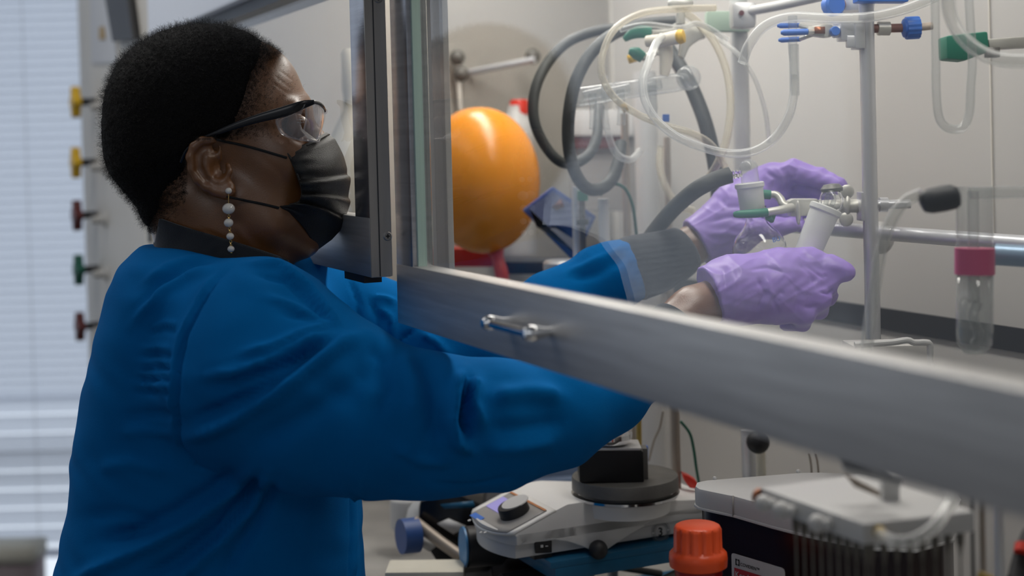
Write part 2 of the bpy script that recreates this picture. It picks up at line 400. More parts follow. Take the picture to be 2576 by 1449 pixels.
# ================================================================== the person
person = empty('person', Vector((V(540, 1100, 1.6).x, V(540, 1100, 1.6).y, 0.0)),
    'person in blue lab coat, black mask and safety glasses reaching under the sash', 'person')
ZM = 1.60
def head_sdf(P):
    d = ell(P, cs(500, 300, ZM), (.0975, .0885, .0745))
    d = smin(d, ell(P, cs(628, 262, ZM), (.0605, .071, .0605)), .03)
    d = smin(d, ell(P, cs(672, 400, ZM), (.0445, .083, .0545)), .025)
    d = smin(d, chain(P, [(738, 278, ZM - .03, .010), (752, 268, ZM, .012), (738, 278, ZM + .03, .010)], .01), .012)   # brow
    d = smin(d, chain(P, [(765, 300, ZM, .008), (822, 385, ZM, .013)], .01), .012)                                      # nose
    d = smin(d, chain(P, [(600, 500, ZM - .048, .016), (680, 565, ZM - .040, .014), (758, 600, ZM, .017), (680, 565, ZM + .040, .014), (600, 500, ZM + .048, .016)], .02), .025)
    d = smin(d, ell(P, cs(680, 500, ZM), (.055, .062, .046)), .03)
    d = smin(d, ell(P, cs(700, 395, ZM - .040), (.030, .026, .018)), .02)     # cheek bones
    d = smin(d, ell(P, cs(700, 395, ZM + .040), (.030, .026, .018)), .02)
    d = smax(d, -ell(P, cs(757, 318, ZM - .034), (.022, .013, .018)), .010)     # eye sockets
    d = smax(d, -ell(P, cs(757, 318, ZM + .034), (.022, .013, .018)), .010)
    d = smin(d, chain(P, [(500, 450, ZM, .060), (548, 600, ZM, .057), (560, 760, ZM, .064)], .02), .035)                # neck
    d = smin(d, chain(P, [(452, 480, ZM, .037), (507, 610, ZM, .040)], .02), .03)
    d = smin(d, chain(P, [(632, 540, ZM, .038), (640, 660, ZM, .033)], .02), .025)
    d = smin(d, chain(P, [(470, 500, ZM - .052, .012), (660, 665, ZM - .025, .012)], .02), .02)                          # neck muscle
    return d
def eyelid(P):
    d = ell(P, cs(750, 318, ZM - .032), (.0135, .0125, .012)); return smin(d, ell(P, cs(750, 318, ZM + .032), (.0135, .0125, .012)), .002)
def ear_sdf(P, s=-1):
    z = lambda q: ZM + s * q
    plate = chain(P, [(532, 400, z(.078), .0060), (548, 452, z(.075), .0050)], .006)
    for (x, y, q, r) in [(505, 385, .083, .006), (512, 425, .083, .006), (530, 455, .080, .006)]:
        plate = smin(plate, ell(P, cs(x, y, z(q)), (.014, .016, .0045)), .008)
    helix = chain(P, [(553, 398, z(.078), .0030), (548, 372, z(.085), .0036), (531, 355, z(.0885), .0042), (508, 354, z(.0900), .0046), (488, 369, z(.0905), .0048),
        (479, 395, z(.0905), .0050), (484, 425, z(.089), .0052), (498, 450, z(.087), .0052), (520, 470, z(.085), .0050), (545, 482, z(.083), .0052), (568, 488, z(.081), .0056), (577, 480, z(.080), .0062)], .003)
    anti = chain(P, [(528, 378, z(.083), .0030), (519, 395, z(.0865), .0036), (517, 416, z(.0868), .0038), (526, 436, z(.0860), .0040), (545, 449, z(.0845), .0040), (562, 444, z(.084), .0036)], .004)
    trag = chain(P, [(572, 416, z(.079), .0035), (573, 432, z(.0825), .0044), (568, 446, z(.080), .0032)], .004)
    lobe = ell(P, cs(560, 470, z(.080)), (.0125, .0105, .0048))
    d = smin(plate, helix, .0045); d = smin(d, anti, .0035); d = smin(d, trag, .004); d = smin(d, lobe, .006)
    d = smax(d, -ell(P, cs(549, 424, z(.0905)), (.0095, .0125, .0125)), .004)
    d = smax(d, -ell(P, cs(540, 375, z(.0900)), (.0065, .0065, .008)), .004)
    d = smax(d, -chain(P, [(517, 372, z(.0935), .0036), (498, 392, z(.0940), .0042), (500, 425, z(.0925), .0040), (520, 455, z(.090), .0030)], .003), .003)
    return d
def skin_sdf(P):
    d = head_sdf(P)
    d = smin(d, eyelid(P), .004)
    return smin(smin(d, ear_sdf(P), .007), ear_sdf(P, 1), .007)
lo = cs(262, 100, 1.6); hi = cs(850, 720, 1.6)
v, F = surfnet(skin_sdf, (lo[0], hi[1], ZM - .105), (hi[0], lo[1], ZM + .105), .0018)
me = field_mesh('person_body', v, F, 2)
fold(me, [([(640, 380), (700, 430), (735, 480)], -.5, 10, 0, 9), ([(505, 575), (560, 600), (600, 640)], -.5, 7, 0, 9), ([(585, 560), (650, 640)], 1.0, 12, 0, 9),
          ([(690, 190), (735, 225)], -.3, 3, 0, 9), ([(680, 205), (730, 240)], -.3, 3, 0, 9), ([(700, 175), (740, 205)], -.3, 3, 0, 9), ([(735, 335), (715, 345), (700, 340)], -.6, 4, 0, 9)])
SKCO = get_co(me).copy(); SKNO = get_no(me).copy()
to_world(me); headme = me
# the rest of the body under the clothes: torso, hips, legs, arms down to the hands
NEAR = [(645, 860, 1.46, .048), (900, 1020, 1.43, .046), (1330, 1065, 1.45, .040), (1560, 945, 1.53, .034), (1740, 778, 1.590, .0250), (1850, 735, 1.615, .026)]
FAR = [(800, 790, 1.76, .050), (1000, 850, 1.76, .044), (1230, 850, 1.74, .040), (1480, 730, 1.765, .032), (1735, 622, 1.80, .0245), (1830, 560, 1.81, .026)]
def body_sdf(P):
    d = chain(P, [(560, 740, ZM, .055), (560, 900, ZM, .09), (560, 1150, ZM, .095), (545, 1500, ZM, .09)], .05)
    d = smin(d, chain(P, [(630, 860, 1.5, .045), (590, 850, ZM, .07), (700, 850, 1.70, .05)], .03), .05)
    d = smin(d, chain(P, NEAR, .01), .03); d = smin(d, chain(P, FAR, .01), .03)
    for s in (-1, 1):
        d = smin(d, chain(P, [(540, 1500, ZM + s * .07, .075), (550, 2450, ZM + s * .09, .062), (540, 3350, ZM + s * .09, .045), (640, 3480, ZM + s * .09, .035)], .01), .04)
    return d
lo = cs(250, 3600, 1.6); hi = cs(1900, 690, 1.83)
v, F = surfnet(body_sdf, (lo[0], lo[1], 1.36), (.33, cs(0, 500, 1.8)[1], 1.88), .008)
me = field_mesh('b', v, F, 2); to_world(me)
bm = bmesh.new(); bm.from_mesh(headme); bm.from_mesh(me); bmesh.ops.recalc_face_normals(bm, faces=bm.faces)
mm = bpy.data.meshes.new('body'); bm.to_mesh(mm); bm.free()
link('body', mm, 'skin', person)
for s in (-1, 1):
    eye = MB().ball(V(752, 317, ZM + s * .032), .0118, 20).build('eye', mat('eye_white', (.42, .38, .36), .15), person)
    MB().ball(V(769, 322, ZM + s * .030), .0052, 14).build('iris', mat('iris_brown', (.012, .007, .005), .1), eye)

# ---- hair
def hairline(py):
    return np.interp(py, [60, 120, 137, 155, 185, 225, 262, 300, 346, 352, 368, 390, 420, 460, 478, 495, 520, 546, 575],
                         [720, 712, 696, 664, 640, 628, 622, 606, 592, 512, 486, 474, 474, 480, 478, 456, 425, 396, 385])
def hair_core(P):
    d = ell(P, cs(470, 285, ZM), (.0915, .0945, .0850))
    d = smin(d, ell(P, cs(556, 236, ZM), (.0760, .0735, .0745)), .03)
    d = smin(d, chain(P, [(438, 395, ZM, .071), (462, 492, ZM, .0525)], .02), .03)
    return d
def hair_sdf(P):
    px = CX + P[0] / P[2] * FPX; py = CY - P[1] / P[2] * FPX
    lim = (px - hairline(py)) / FPX * 1.6
    d = hair_core(P)
    return smax(d, lim * .8, .010)
lo = cs(240, 50, 1.55); hi = cs(760, 640, 1.55)
v, F = surfnet(hair_sdf, (lo[0], hi[1], ZM - .10), (hi[0], lo[1], ZM + .10), .0024)
me = field_mesh('hair', v, F, 2)
fold(me, [], extra=lambda co, px, py: .0011 * np.sin(co[:, 0] * 900 + 3 * np.sin(co[:, 1] * 700)) * np.sin(co[:, 1] * 820 + 2 * np.sin(co[:, 2] * 650)) * np.sin(co[:, 2] * 760 + 1.7 * np.sin(co[:, 0] * 400)))
hco = get_co(me).copy(); hno = get_no(me).copy(); to_world(me)
hair = link('hair', me, 'hair', person)
def strands(name, roots, norms, length, rad, turns, mat_, parent):
    n = len(roots); K = 7; rng = np.random.default_rng(3)
    nz = norms + rng.normal(0, .38, norms.shape); nz /= np.linalg.norm(nz, axis=1)[:, None]
    t1 = np.cross(nz, rng.normal(0, 1, nz.shape)); t1 /= np.linalg.norm(t1, axis=1)[:, None]; t2 = np.cross(nz, t1)
    L = length * rng.uniform(.55, 1.25, n); ph = rng.uniform(0, 6.28, n); cr = rng.uniform(.0006, .0016, n); tr = turns * rng.uniform(.6, 1.3, n)
    V_ = []
    for k in range(K):
        s = k / (K - 1); a = ph + tr * s * 6.28
        c = roots + nz * (L * (s * 1.0 - .15))[:, None] + t1 * (cr * np.cos(a))[:, None] + t2 * (cr * np.sin(a))[:, None]
        r = rad * (1 - .6 * s)
        for j in range(3):
            b = 2.09 * j; V_.append(c + t1 * (r * math.cos(b)) + t2 * (r * math.sin(b)))
    A = np.stack(V_, 1); A = c2w(A.reshape(-1, 3).astype('d'))
    f = []
    for k in range(K - 1):
        for j in range(3): f.append((k * 3 + j, k * 3 + (j + 1) % 3, (k + 1) * 3 + (j + 1) % 3, (k + 1) * 3 + j))
    f = np.array(f, 'i4'); Fq = (f[None] + (np.arange(n) * K * 3)[:, None, None]).reshape(-1, 4)
    me = bpy.data.meshes.new(name); me.vertices.add(len(A)); me.vertices.foreach_set('co', A.astype('f').ravel())
    me.loops.add(Fq.size); me.loops.foreach_set('vertex_index', Fq.ravel()); me.polygons.add(len(Fq)); me.polygons.foreach_set('loop_start', np.arange(0, Fq.size, 4, dtype='i4'))
    me.update(calc_edges=True)
    o = link(name, me, mat_, parent); o['kind'] = 'stuff'; return o
rng = np.random.default_rng(5)
hpx = CX + SKCO[:, 0] / SKCO[:, 2] * FPX; hpy = CY - SKCO[:, 1] / SKCO[:, 2] * FPX
dist = hpx - hairline(hpy)
pr_ = np.where((dist > -60) & (hpy < 352) & (hpy > 110), np.exp(-np.clip(dist - 4, 0, None) / np.interp(hpy, [140, 200, 300], [6, 20, 34])), 0) + np.where((dist > -60) & (hpy > 400) & (hpy < 585) & (hpx < 470), np.exp(-np.clip(dist, 0, None) / 16), 0)
pr_ = np.where(np.abs(SKCO[:, 2] - ZM) > .02, pr_, pr_ * .3); pr_ /= pr_.sum()
s2 = rng.choice(len(SKCO), 17000, p=pr_)
strands('hairline_curls', SKCO[s2] + rng.normal(0, .0007, (len(s2), 3)), SKNO[s2], 0.0050, .00010, 1.2, 'strand', hair)
px = CX + hco[:, 0] / hco[:, 2] * FPX; py = CY - hco[:, 1] / hco[:, 2] * FPX
ok = np.where((px < hairline(py) + 8))[0]
sel = rng.choice(ok, min(30000, len(ok)), replace=True)
strands('hair_curls', hco[sel] + rng.normal(0, .0011, (len(sel), 3)), hno[sel], .0085, .00011, 1.6, 'strand', hair)

# ---- lab coat
def rows(y, col):
    T = [(560, 470, 560, .03), (600, 352, 640, .085), (622, 344, 700, .105), (655, 328, 752, .145), (720, 303, 806, .172), (820, 276, 846, .178), (950, 243, 880, .176), (1050, 222, 890, .172), (1150, 205, 898, .168),
         (1250, 200, 904, .166), (1449, 160, 912, .175), (1700, 110, 935, .19), (2300, 60, 960, .21)]
    return np.interp(y, [t[0] for t in T], [t[col] for t in T])
def torso_sdf(P):
    x, y, z = P; py = CY - y / ZM * FPX
    l = (rows(py, 1) - CX) / FPX * ZM; r = (rows(py, 2) - CX) / FPX * ZM; a = (r - l) / 2; b = rows(py, 3)
    zc = ZM + .0
    k = (np.abs((x - (l + r) / 2) / a) ** 2.5 + np.abs((z - zc) / b) ** 2.5) ** (1 / 2.5)
    d = (k - 1) * np.minimum(a, b) * .9
    px = CX + x / z * FPX
    top = (y - (CY - np.interp(px, [280, 352, 420, 560, 640, 740, 850], [650, 614, 617, 636, 655, 690, 740])) / FPX * ZM) * .8
    d = smax(d, top, .010)
    return smax(d, -cone(P, cs(566, 560, ZM), cs(575, 705, ZM), .070, .066), .006)
def coat_sdf(P):
    d = torso_sdf(P)
    arm = chain(P, [(630, 815, 1.472, .0690), (655, 925, 1.462, .106), (790, 1005, 1.440, .093), (935, 1052, 1.428, .0755), (1090, 1070, 1.425, .0690), (1240, 1068, 1.432, .0640)], .02)
    arm = smin(arm, chain(P, [(1240, 1070, 1.432, .0640), (1390, 1040, 1.462, .0570), (1520, 978, 1.508, .0480), (1600, 918, 1.540, .0410), (1636, 886, 1.556, .0355)], .01), .014)
    arm = smin(arm, chain(P, [(908, 890, 1.405, .018), (985, 945, 1.412, .018)], .01), .020)
    d = smin(d, arm, .018)
    far = chain(P, [(770, 800, 1.75, .078), (860, 785, 1.765, .058), (960, 820, 1.765, .054), (1120, 880, 1.745, .054), (1250, 880, 1.74, .052), (1400, 782, 1.75, .0470), (1520, 705, 1.762, .0415), (1600, 672, 1.775, .0395)], .02)
    d = smin(d, far, .022)
    d = smin(d, chain(P, [(700, 700, 1.70, .030), (800, 735, 1.74, .030)], .01), .03)
    return d
lo = cs(60, 2300, 1.6)
v, F = surfnet(coat_sdf, (lo[0], -.86, 1.32), (.20, -.055, 1.86), .0046)
me = field_mesh('lab_coat', v, F, 3)
A, B_ = 1.0, 9
N_ = (0, 1.62)
folds = [
 ([(606, 652), (545, 700), (500, 770), (465, 840), (447, 920), (442, 1000), (444, 1080), (458, 1130), (490, 1172), (540, 1190)], -4.0, 7, *N_),
 ([(590, 660), (530, 705), (485, 780), (450, 850), (434, 940), (430, 1020), (436, 1090)], 2.0, 10, *N_),
 ([(455, 1108), (520, 1080), (590, 1052), (700, 990), (790, 915), (860, 865), (925, 836)], 8.0, 24, *N_),
 ([(470, 1062), (560, 1030), (650, 985), (750, 910), (830, 862)], -6.0, 22, *N_),
 ([(600, 1130), (700, 1085), (800, 1030), (900, 960), (960, 900)], -5.0, 40, *N_),
 ([(500, 950), (560, 942), (621, 928), (700, 893), (780, 858), (858, 838)], 5.5, 14, *N_),
 ([(520, 975), (600, 962), (680, 930), (760, 890), (820, 868)], -4.5, 13, *N_),
 ([(600, 890), (680, 872), (760, 838), (835, 815)], 3.5, 12, *N_),
 ([(640, 912), (720, 885), (780, 858)], -2.5, 9, *N_),
 ([(615, 660), (700, 672), (779, 728), (832, 795), (866, 842)], 5.0, 9, *N_),
 ([(640, 690), (720, 705), (780, 760), (830, 820)], -3.5, 9, *N_),
 ([(660, 745), (740, 770), (800, 805), (850, 835)], 3.0, 12, *N_),
 ([(700, 790), (780, 800), (845, 832)], -2.0, 10, *N_),
 ([(350, 880), (400, 872), (434, 880)], 2.2, 7, *N_), ([(350, 897), (400, 893), (434, 897)], -2.2, 7, *N_),
 ([(345, 912), (400, 908), (434, 913)], 2.2, 7, *N_), ([(350, 926), (400, 926), (434, 928)], -2.2, 6, *N_),
 ([(335, 941), (400, 940), (434, 943)], 2.2, 6, *N_), ([(345, 955), (400, 955), (434, 957)], -2.4, 6, *N_),
 ([(330, 969), (400, 970), (434, 970)], 2.2, 6, *N_), ([(330, 985), (400, 988), (436, 988)], -2.2, 7, *N_),
 ([(380, 820), (420, 812), (450, 818)], 1.8, 6, *N_), ([(370, 835), (420, 830), (445, 836)], -1.8, 6, *N_),
 ([(310, 1050), (380, 1040), (440, 1050)], -2.5, 14, *N_), ([(300, 1090), (380, 1085), (445, 1095)], 2.2, 14, *N_),
 ([(330, 820), (400, 740), (470, 695), (560, 665)], 3.5, 16, *N_), ([(340, 780), (400, 715), (480, 670), (540, 650)], -3.0, 12, *N_),
 ([(352, 720), (420, 672), (500, 648), (560, 640)], 2.5, 12, *N_),
 ([(640, 1180), (585, 1235), (500, 1300), (390, 1365), (250, 1430), (170, 1470)], 7.0, 20, *N_),
 ([(600, 1180), (540, 1230), (440, 1290), (330, 1340), (230, 1370)], -5.0, 24, *N_),
 ([(650, 1190), (610, 1260), (540, 1340), (440, 1410), (330, 1470)], -6.5, 18, *N_),
 ([(680, 1190), (640, 1270), (560, 1360), (470, 1440), (440, 1480)], 6.0, 18, *N_),
 ([(690, 1200), (660, 1290), (600, 1380), (550, 1460)], -5.0, 20, *N_),
 ([(560, 1262), (520, 1340), (485, 1449)], -1.5, 4, *N_),
 ([(240, 1180), (330, 1165), (430, 1185)], 2.5, 22, *N_), ([(210, 1300), (300, 1290), (390, 1310)], -2.5, 20, *N_),
 ([(280, 1350), (340, 1340), (400, 1320)], -3, 12, *N_),
 ([(882, 1225), (884, 1330), (876, 1480)], -3.5, 4, *N_), ([(893, 1225), (895, 1330), (890, 1480)], 2.0, 5, *N_), ([(902, 1225), (904, 1330), (900, 1480)], -3.5, 4, *N_),
 # elbow of the near sleeve
 ([(1168, 925), (1150, 985), (1136, 1060), (1150, 1115), (1190, 1140)], 9.0, 17, *N_),
 ([(1178, 950), (1172, 1000), (1165, 1060), (1178, 1095)], -13.0, 13, *N_),
 ([(1200, 945), (1195, 1010), (1215, 1080)], 7.0, 16, *N_),
 ([(1060, 885), (1090, 960), (1100, 1050), (1090, 1130)], -6.0, 30, *N_),
 ([(1010, 880), (1040, 960), (1050, 1060)], 3.0, 22, *N_),
 ([(990, 1120), (1060, 1160), (1140, 1165)], 3.5, 18, *N_), ([(1240, 1000), (1320, 990), (1420, 1000)], 6.0, 28, *N_),
 ([(1230, 1080), (1320, 1075), (1430, 1060)], -3.0, 26, *N_),
 ([(1215, 1130), (1300, 1130), (1400, 1110)], 3.0, 20, *N_),
 ([(1080, 1215), (1180, 1222), (1300, 1200)], -1.5, 5, *N_),
 ([(930, 860), (960, 900), (970, 980), (940, 1060)], -4.0, 28, *N_),
 # far chest and sleeve
 ([(745, 665), (790, 720), (830, 790)], -3.0, 8, 1.5, 9), ([(880, 700), (900, 760), (898, 830)], -3.0, 6, 1.5, 9), ([(940, 745), (975, 750), (995, 760)], 3.0, 7, 1.5, 9),
 ([(1040, 830), (1010, 850), (1000, 870)], -3.0, 6, 1.5, 9), ([(1060, 838), (1100, 860), (1140, 905)], 3.0, 9, 1.5, 9), ([(960, 775), (985, 800), (990, 850)], 3, 8, 1.5, 9),
 ([(930, 750), (950, 800), (940, 850)], -3, 9, 1.5, 9), ([(1440, 700), (1500, 690), (1580, 640)], -3.0, 14, 1.5, 9), ([(1420, 690), (1500, 655), (1590, 610)], 2.5, 12, 1.5, 9),
 ([(1590, 650), (1585, 700), (1600, 740)], -2.0, 8, 1.5, 9),
]
def soft(co, px, py):
    x, y, z = co.T
    return .0011 * np.sin(x * 46 + 2 * np.sin(y * 30)) * np.sin(y * 52 + 1.5 * np.sin(z * 40 + x * 22)) + .0005 * np.sin(x * 120 + y * 90 + 2 * np.sin(y * 60))
folds = [(p_, a_ * 1.75, w_ * .78, z0_, z1_) for p_, a_, w_, z0_, z1_ in folds]
fold(me, folds, soft); to_world(me)
coat = link('lab_coat', me, 'sleeveblue', person)
def cuff(pts, name, label=None, m='blackknit', n=10):
    mb = MB(); vs = [V(*p[:3]) for p in pts]; return mb.tube(vs, [p[3] for p in pts], 40, n, cap=True).build(name, m, person)
cuff([(1585, 680, 1.772, .0400), (1600, 674, 1.774, .0415), (1650, 660, 1.782, .0390), (1695, 642, 1.788, .0345), (1720, 628, 1.793, .0310), (1728, 623, 1.7945, .0280)], 'cuff')
cuff([(1632, 890, 1.553, .0330), (1660, 862, 1.563, .0335), (1700, 818, 1.577, .0305), (1706, 811, 1.579, .0280)], 'cuff')
# stand collar: tilted band round the neck, open at the throat
mb = MB(); rows_ = []
for j in range(9):
    t = j / 8; row = []
    for i in range(72):
        a = 2 * math.pi * i / 71.0
        ca, sa = math.cos(a), math.sin(a)
        # a=0 front, pi back ; near side sa<0
        cx_ = 562 + 158 * ca; zc = ZM + .073 * sa
        topy = 603 + 50 * ca - 3 * (1 - ca * ca) ; boty = 650 + 40 * ca
        flare = 1 + .10 * t
        px_ = 562 + (162 + 14 * t) * ca; py_ = topy * (1 - t) + (boty + 28) * t
        if abs(a - math.pi) < .9: py_ -= 4 * math.cos((a - math.pi) / .9 * math.pi / 2)
        q_ = (.0755 + .010 * t) * abs(sa); zh = hit(head_sdf, px_, py_, 1.45, 1.62, 300)
        if zh and abs(sa) > .15: q_ = max(q_, ZM - zh + .0045)
        row.append(V(px_, py_, ZM + q_ * (1 if sa > 0 else -1)))
    rows_.append(row)
mb.grid(rows_)
co_ = mb.build('shirt_collar', 'blackknit', person)
md = co_.modifiers.new('thick', 'SOLIDIFY'); md.thickness = .0035; md.offset = 0
# ---- mask
mid = [(822, 333), (842, 350), (862, 392), (875, 425), (879, 455), (877, 500), (872, 540), (862, 572), (835, 602), (799, 628)]
edge = [(716, 374), (722, 386), (735, 408), (747, 438), (757, 468), (760, 488), (752, 508), (728, 516), (700, 520), (703, 528)]
def lerp_poly(L, t):
    q = t * (len(L) - 1); i = min(int(q), len(L) - 2); f = q - i
    return tuple(L[i][k] * (1 - f) + L[i + 1][k] * f for k in range(len(L[0])))
rows_ = []
NV, NU = 72, 61
for j in range(NV):
    t = j / (NV - 1); mx_, my_ = lerp_poly(mid, t); ex_, ey_ = lerp_poly(edge, t); row = []
    for i in range(NU):
        s = -1 + 2 * i / (NU - 1); a = abs(s)
        fx = math.sqrt(max(0, 1 - a ** 2.1)) * .72 + .28 * (1 - a)          # 1 at midline 0 at edges
        fy = 1 - a ** 1.6
        px_ = ex_ + (mx_ - ex_) * fx; py_ = ey_ + (my_ - ey_) * fy
        zz = ZM + s * (.0600 - .010 * abs(2 * t - 1.0) ** 2) * (a ** .05 if a > 0 else 0)
        # pleats fan from the sides: stepped tucks
        ple = 0
        for tp in (.40, .56, .71):
            ple += .0075 * (1 / (1 + math.exp(-(t - tp) * 220)) - .5) * math.exp(-((t - tp) / .075) ** 2) * (0.45 + .55 * a)
        ple += .0007 * math.sin(t * 60 + 4 * s) * math.exp(-(a - .95) ** 2 / .01) + .0006 * math.sin(px_ * .05 + t * 14)
        p = V(px_, py_, zz); nrm = (RT * (fx * .9 + .2) + FW * s * .7).normalized()
        if s < 0: nrm = (RT * (fx * .9 + .15) - FW * a * .7).normalized()
        row.append(p + nrm * ple)
    rows_.append(row)
mk = MB().grid(rows_).build('face_mask', 'maskmat', person, angle=80)
md = mk.modifiers.new('thick', 'SOLIDIFY'); md.thickness = .0012; md.offset = 0
def on_head(px, py, off=.001, fn=skin_sdf):
    z = hit(fn, px, py); return V(px, py, (z if z else ZM) - off)
for s in (-1, 1):
    MB().tube([V(x + 1, y, ZM + s * .0560) for x, y in edge[1:8]], .0016, 8, 5).build('side_binding', 'maskmat', mk)
def strap(pts, r=.0014):
    return MB().tube([on_head(x, y, .0015) if z is None else V(x, y, z) for x, y, z in pts], r, 8, 6).build('ear_loop', 'maskcord', mk)
strap([(548, 352, ZM - .084), (565, 356, None), (600, 363, None), (640, 373, None), (685, 386, None), (722, 397, None)])
strap([(556, 490, ZM - .076), (578, 496, None), (620, 505, None), (660, 513, None), (702, 523, None)])
for j, t0 in enumerate((.035,)):
    pts = []
    for i in range(24):
        s = -i / 23 * .80; a = abs(s); fx = math.sqrt(max(0, 1 - a ** 2.1)) * .72 + .28 * (1 - a); fy = 1 - a ** 1.6
        mx_, my_ = lerp_poly(mid, t0); ex_, ey_ = lerp_poly(edge, t0)
        pts.append(V(ex_ + (mx_ - ex_) * fx, ey_ + (my_ - ey_) * fy, ZM + s * .056) - FW * .001)
    MB().tube(pts, .0010, 6).build('nose_wire_seam', 'maskmat', mk)
# ---- safety glasses
gl = bpy.data.objects.new('safety_glasses', None); COL.objects.link(gl); gl.parent = person; gl.location = V(760, 300, ZM) - person.location
for s in (-1, 1):
    w_ = [(516, 345, .079), (545, 334, .0795), (600, 312, .0790), (660, 294, .0785), (700, 285, .078), (735, 274, .0765), (765, 262, .071), (790, 257, .062)]
    th = [.0024, .0030, .0042, .0052, .0060, .0062, .0050, .0026]
    rws = []
    for k in range(12):
        a = 2 * math.pi * k / 12; r = []
        for (x, y, q), h_ in zip(w_, th): r.append(V(x, y, ZM + s * q) + UP * math.sin(a) * h_ + FW * math.cos(a) * .0016)
        rws.append(r)
    rws.append(rws[0]); MB().grid(rws).build('temple', 'blackgloss', gl, sub=1)
    MB().tube([V(516, 345, ZM + s * .079), V(490, 360, ZM + s * .081), V(468, 380, ZM + s * .079), V(455, 408, ZM + s * .074)], [.0024, .0022, .002, .0018], 8, 5).build('temple_tip', 'blackgloss', gl)
    # wrap lens
    LT = [(768, 262, .069), (784, 257, .060), (800, 259, .048), (811, 266, .032), (816, 274, .014), (817, 280, .004)]
    LB = [(764, 330, .067), (775, 345, .060), (790, 354, .050), (802, 356, .036), (806, 340, .018), (808, 322, .005)]
    R_ = []
    for j in range(12):
        t = j / 11; row = []
        for (a, b) in zip(LT, LB):
            bul = 5 * math.sin(math.pi * t); row.append(V(a[0] * (1 - t) + b[0] * t + bul, a[1] * (1 - t) + b[1] * t, ZM + s * (a[2] * (1 - t) + b[2] * t)))
        R_.append(row)
    ln = MB().grid(R_).build('lens', 'lens', gl, sub=1); md = ln.modifiers.new('t', 'SOLIDIFY'); md.thickness = .0018
    rim = [R_[0][i] for i in range(6)]
    MB().tube(rim, [.0020, .0021, .0019, .0017, .0015, .0015], 8, 5).build('lens_rim', 'blackgloss', gl)
    MB().tube([R_[j][0] for j in range(12)] + [R_[-1][i] for i in range(1, 6)], .0009, 6, 2).build('lens_edge', 'lens', gl)
    SP = [(768, 262), (735, 282), (700, 297), (695, 306), (703, 328), (715, 340), (740, 349), (775, 355), (800, 357)]
    qs = [.070, .0735, .0755, .0757, .0752, .0748, .072, .066, .052]
    cen = V(748, 318, ZM + s * .0735)
    ring = [V(x, y, ZM + s * q) for (x, y), q in zip(SP, qs)]
    rr_ = [[cen + (p - cen) * (j / 5) for p in ring] for j in range(1, 6)]
    sp = MB().grid(rr_); n0 = len(sp.v); sp.v.append(tuple(cen)); sp.f += [(i, i + 1, n0) for i in range(8)] + [(8, 0, n0)]
    sh = sp.build('side_shield', 'lens', gl); md = sh.modifiers.new('t', 'SOLIDIFY'); md.thickness = .0014
    MB().tube(ring[1:], .00085, 6, 4).build('shield_edge', 'lens', gl)
MB().tube([V(817, 281, ZM - .004), V(818, 280, ZM), V(817, 281, ZM + .004)], .003, 8, 4).build('bridge', 'lens', gl)
# ---- earrings
for s in (-1, 1):
    er = bpy.data.objects.new('pearl_earring', None); COL.objects.link(er); er.parent = person; er.location = V(575, 480, ZM + s * .089) - person.location
    zz = ZM + s * .0905
    for (x, y, r) in [(575, 480, 8.6), (575, 525, 16), (575, 560.5, 12), (579, 594.5, 9.8), (581, 626.5, 9)]:
        MB().ball(V(x, y, zz), r / FPX * zz, 24, (1, 1, .92) if r < 15 else (1, 1, .88)).build('pearl', 'pearl', er)
    ch = MB()
    for (x0, y0, x1, y1) in [(575, 488, 575, 511), (576, 540, 576, 550), (577, 571, 579, 586), (580, 603, 581, 619)]:
        n = max(1, int((y1 - y0) / 5))
        if y0 == 488: ch.tube([V(x0, y0, zz), V(x1, y1, zz)], .0004, 6)
        else:
            for i in range(n + 1):
                c = V(x0 + (x1 - x0) * i / n, y0 + (y1 - y0) * i / n, zz); pts = [c + (RT if i % 2 else FW) * (.0012 * math.cos(a)) + UP * (.0016 * math.sin(a)) for a in np.linspace(0, 2 * math.pi, 11)]
                ch.tube(pts, .00035, 5)
    ch.ball(V(582, 636, zz), .0013, 8)
    ch.build('chain', 'gold', er)

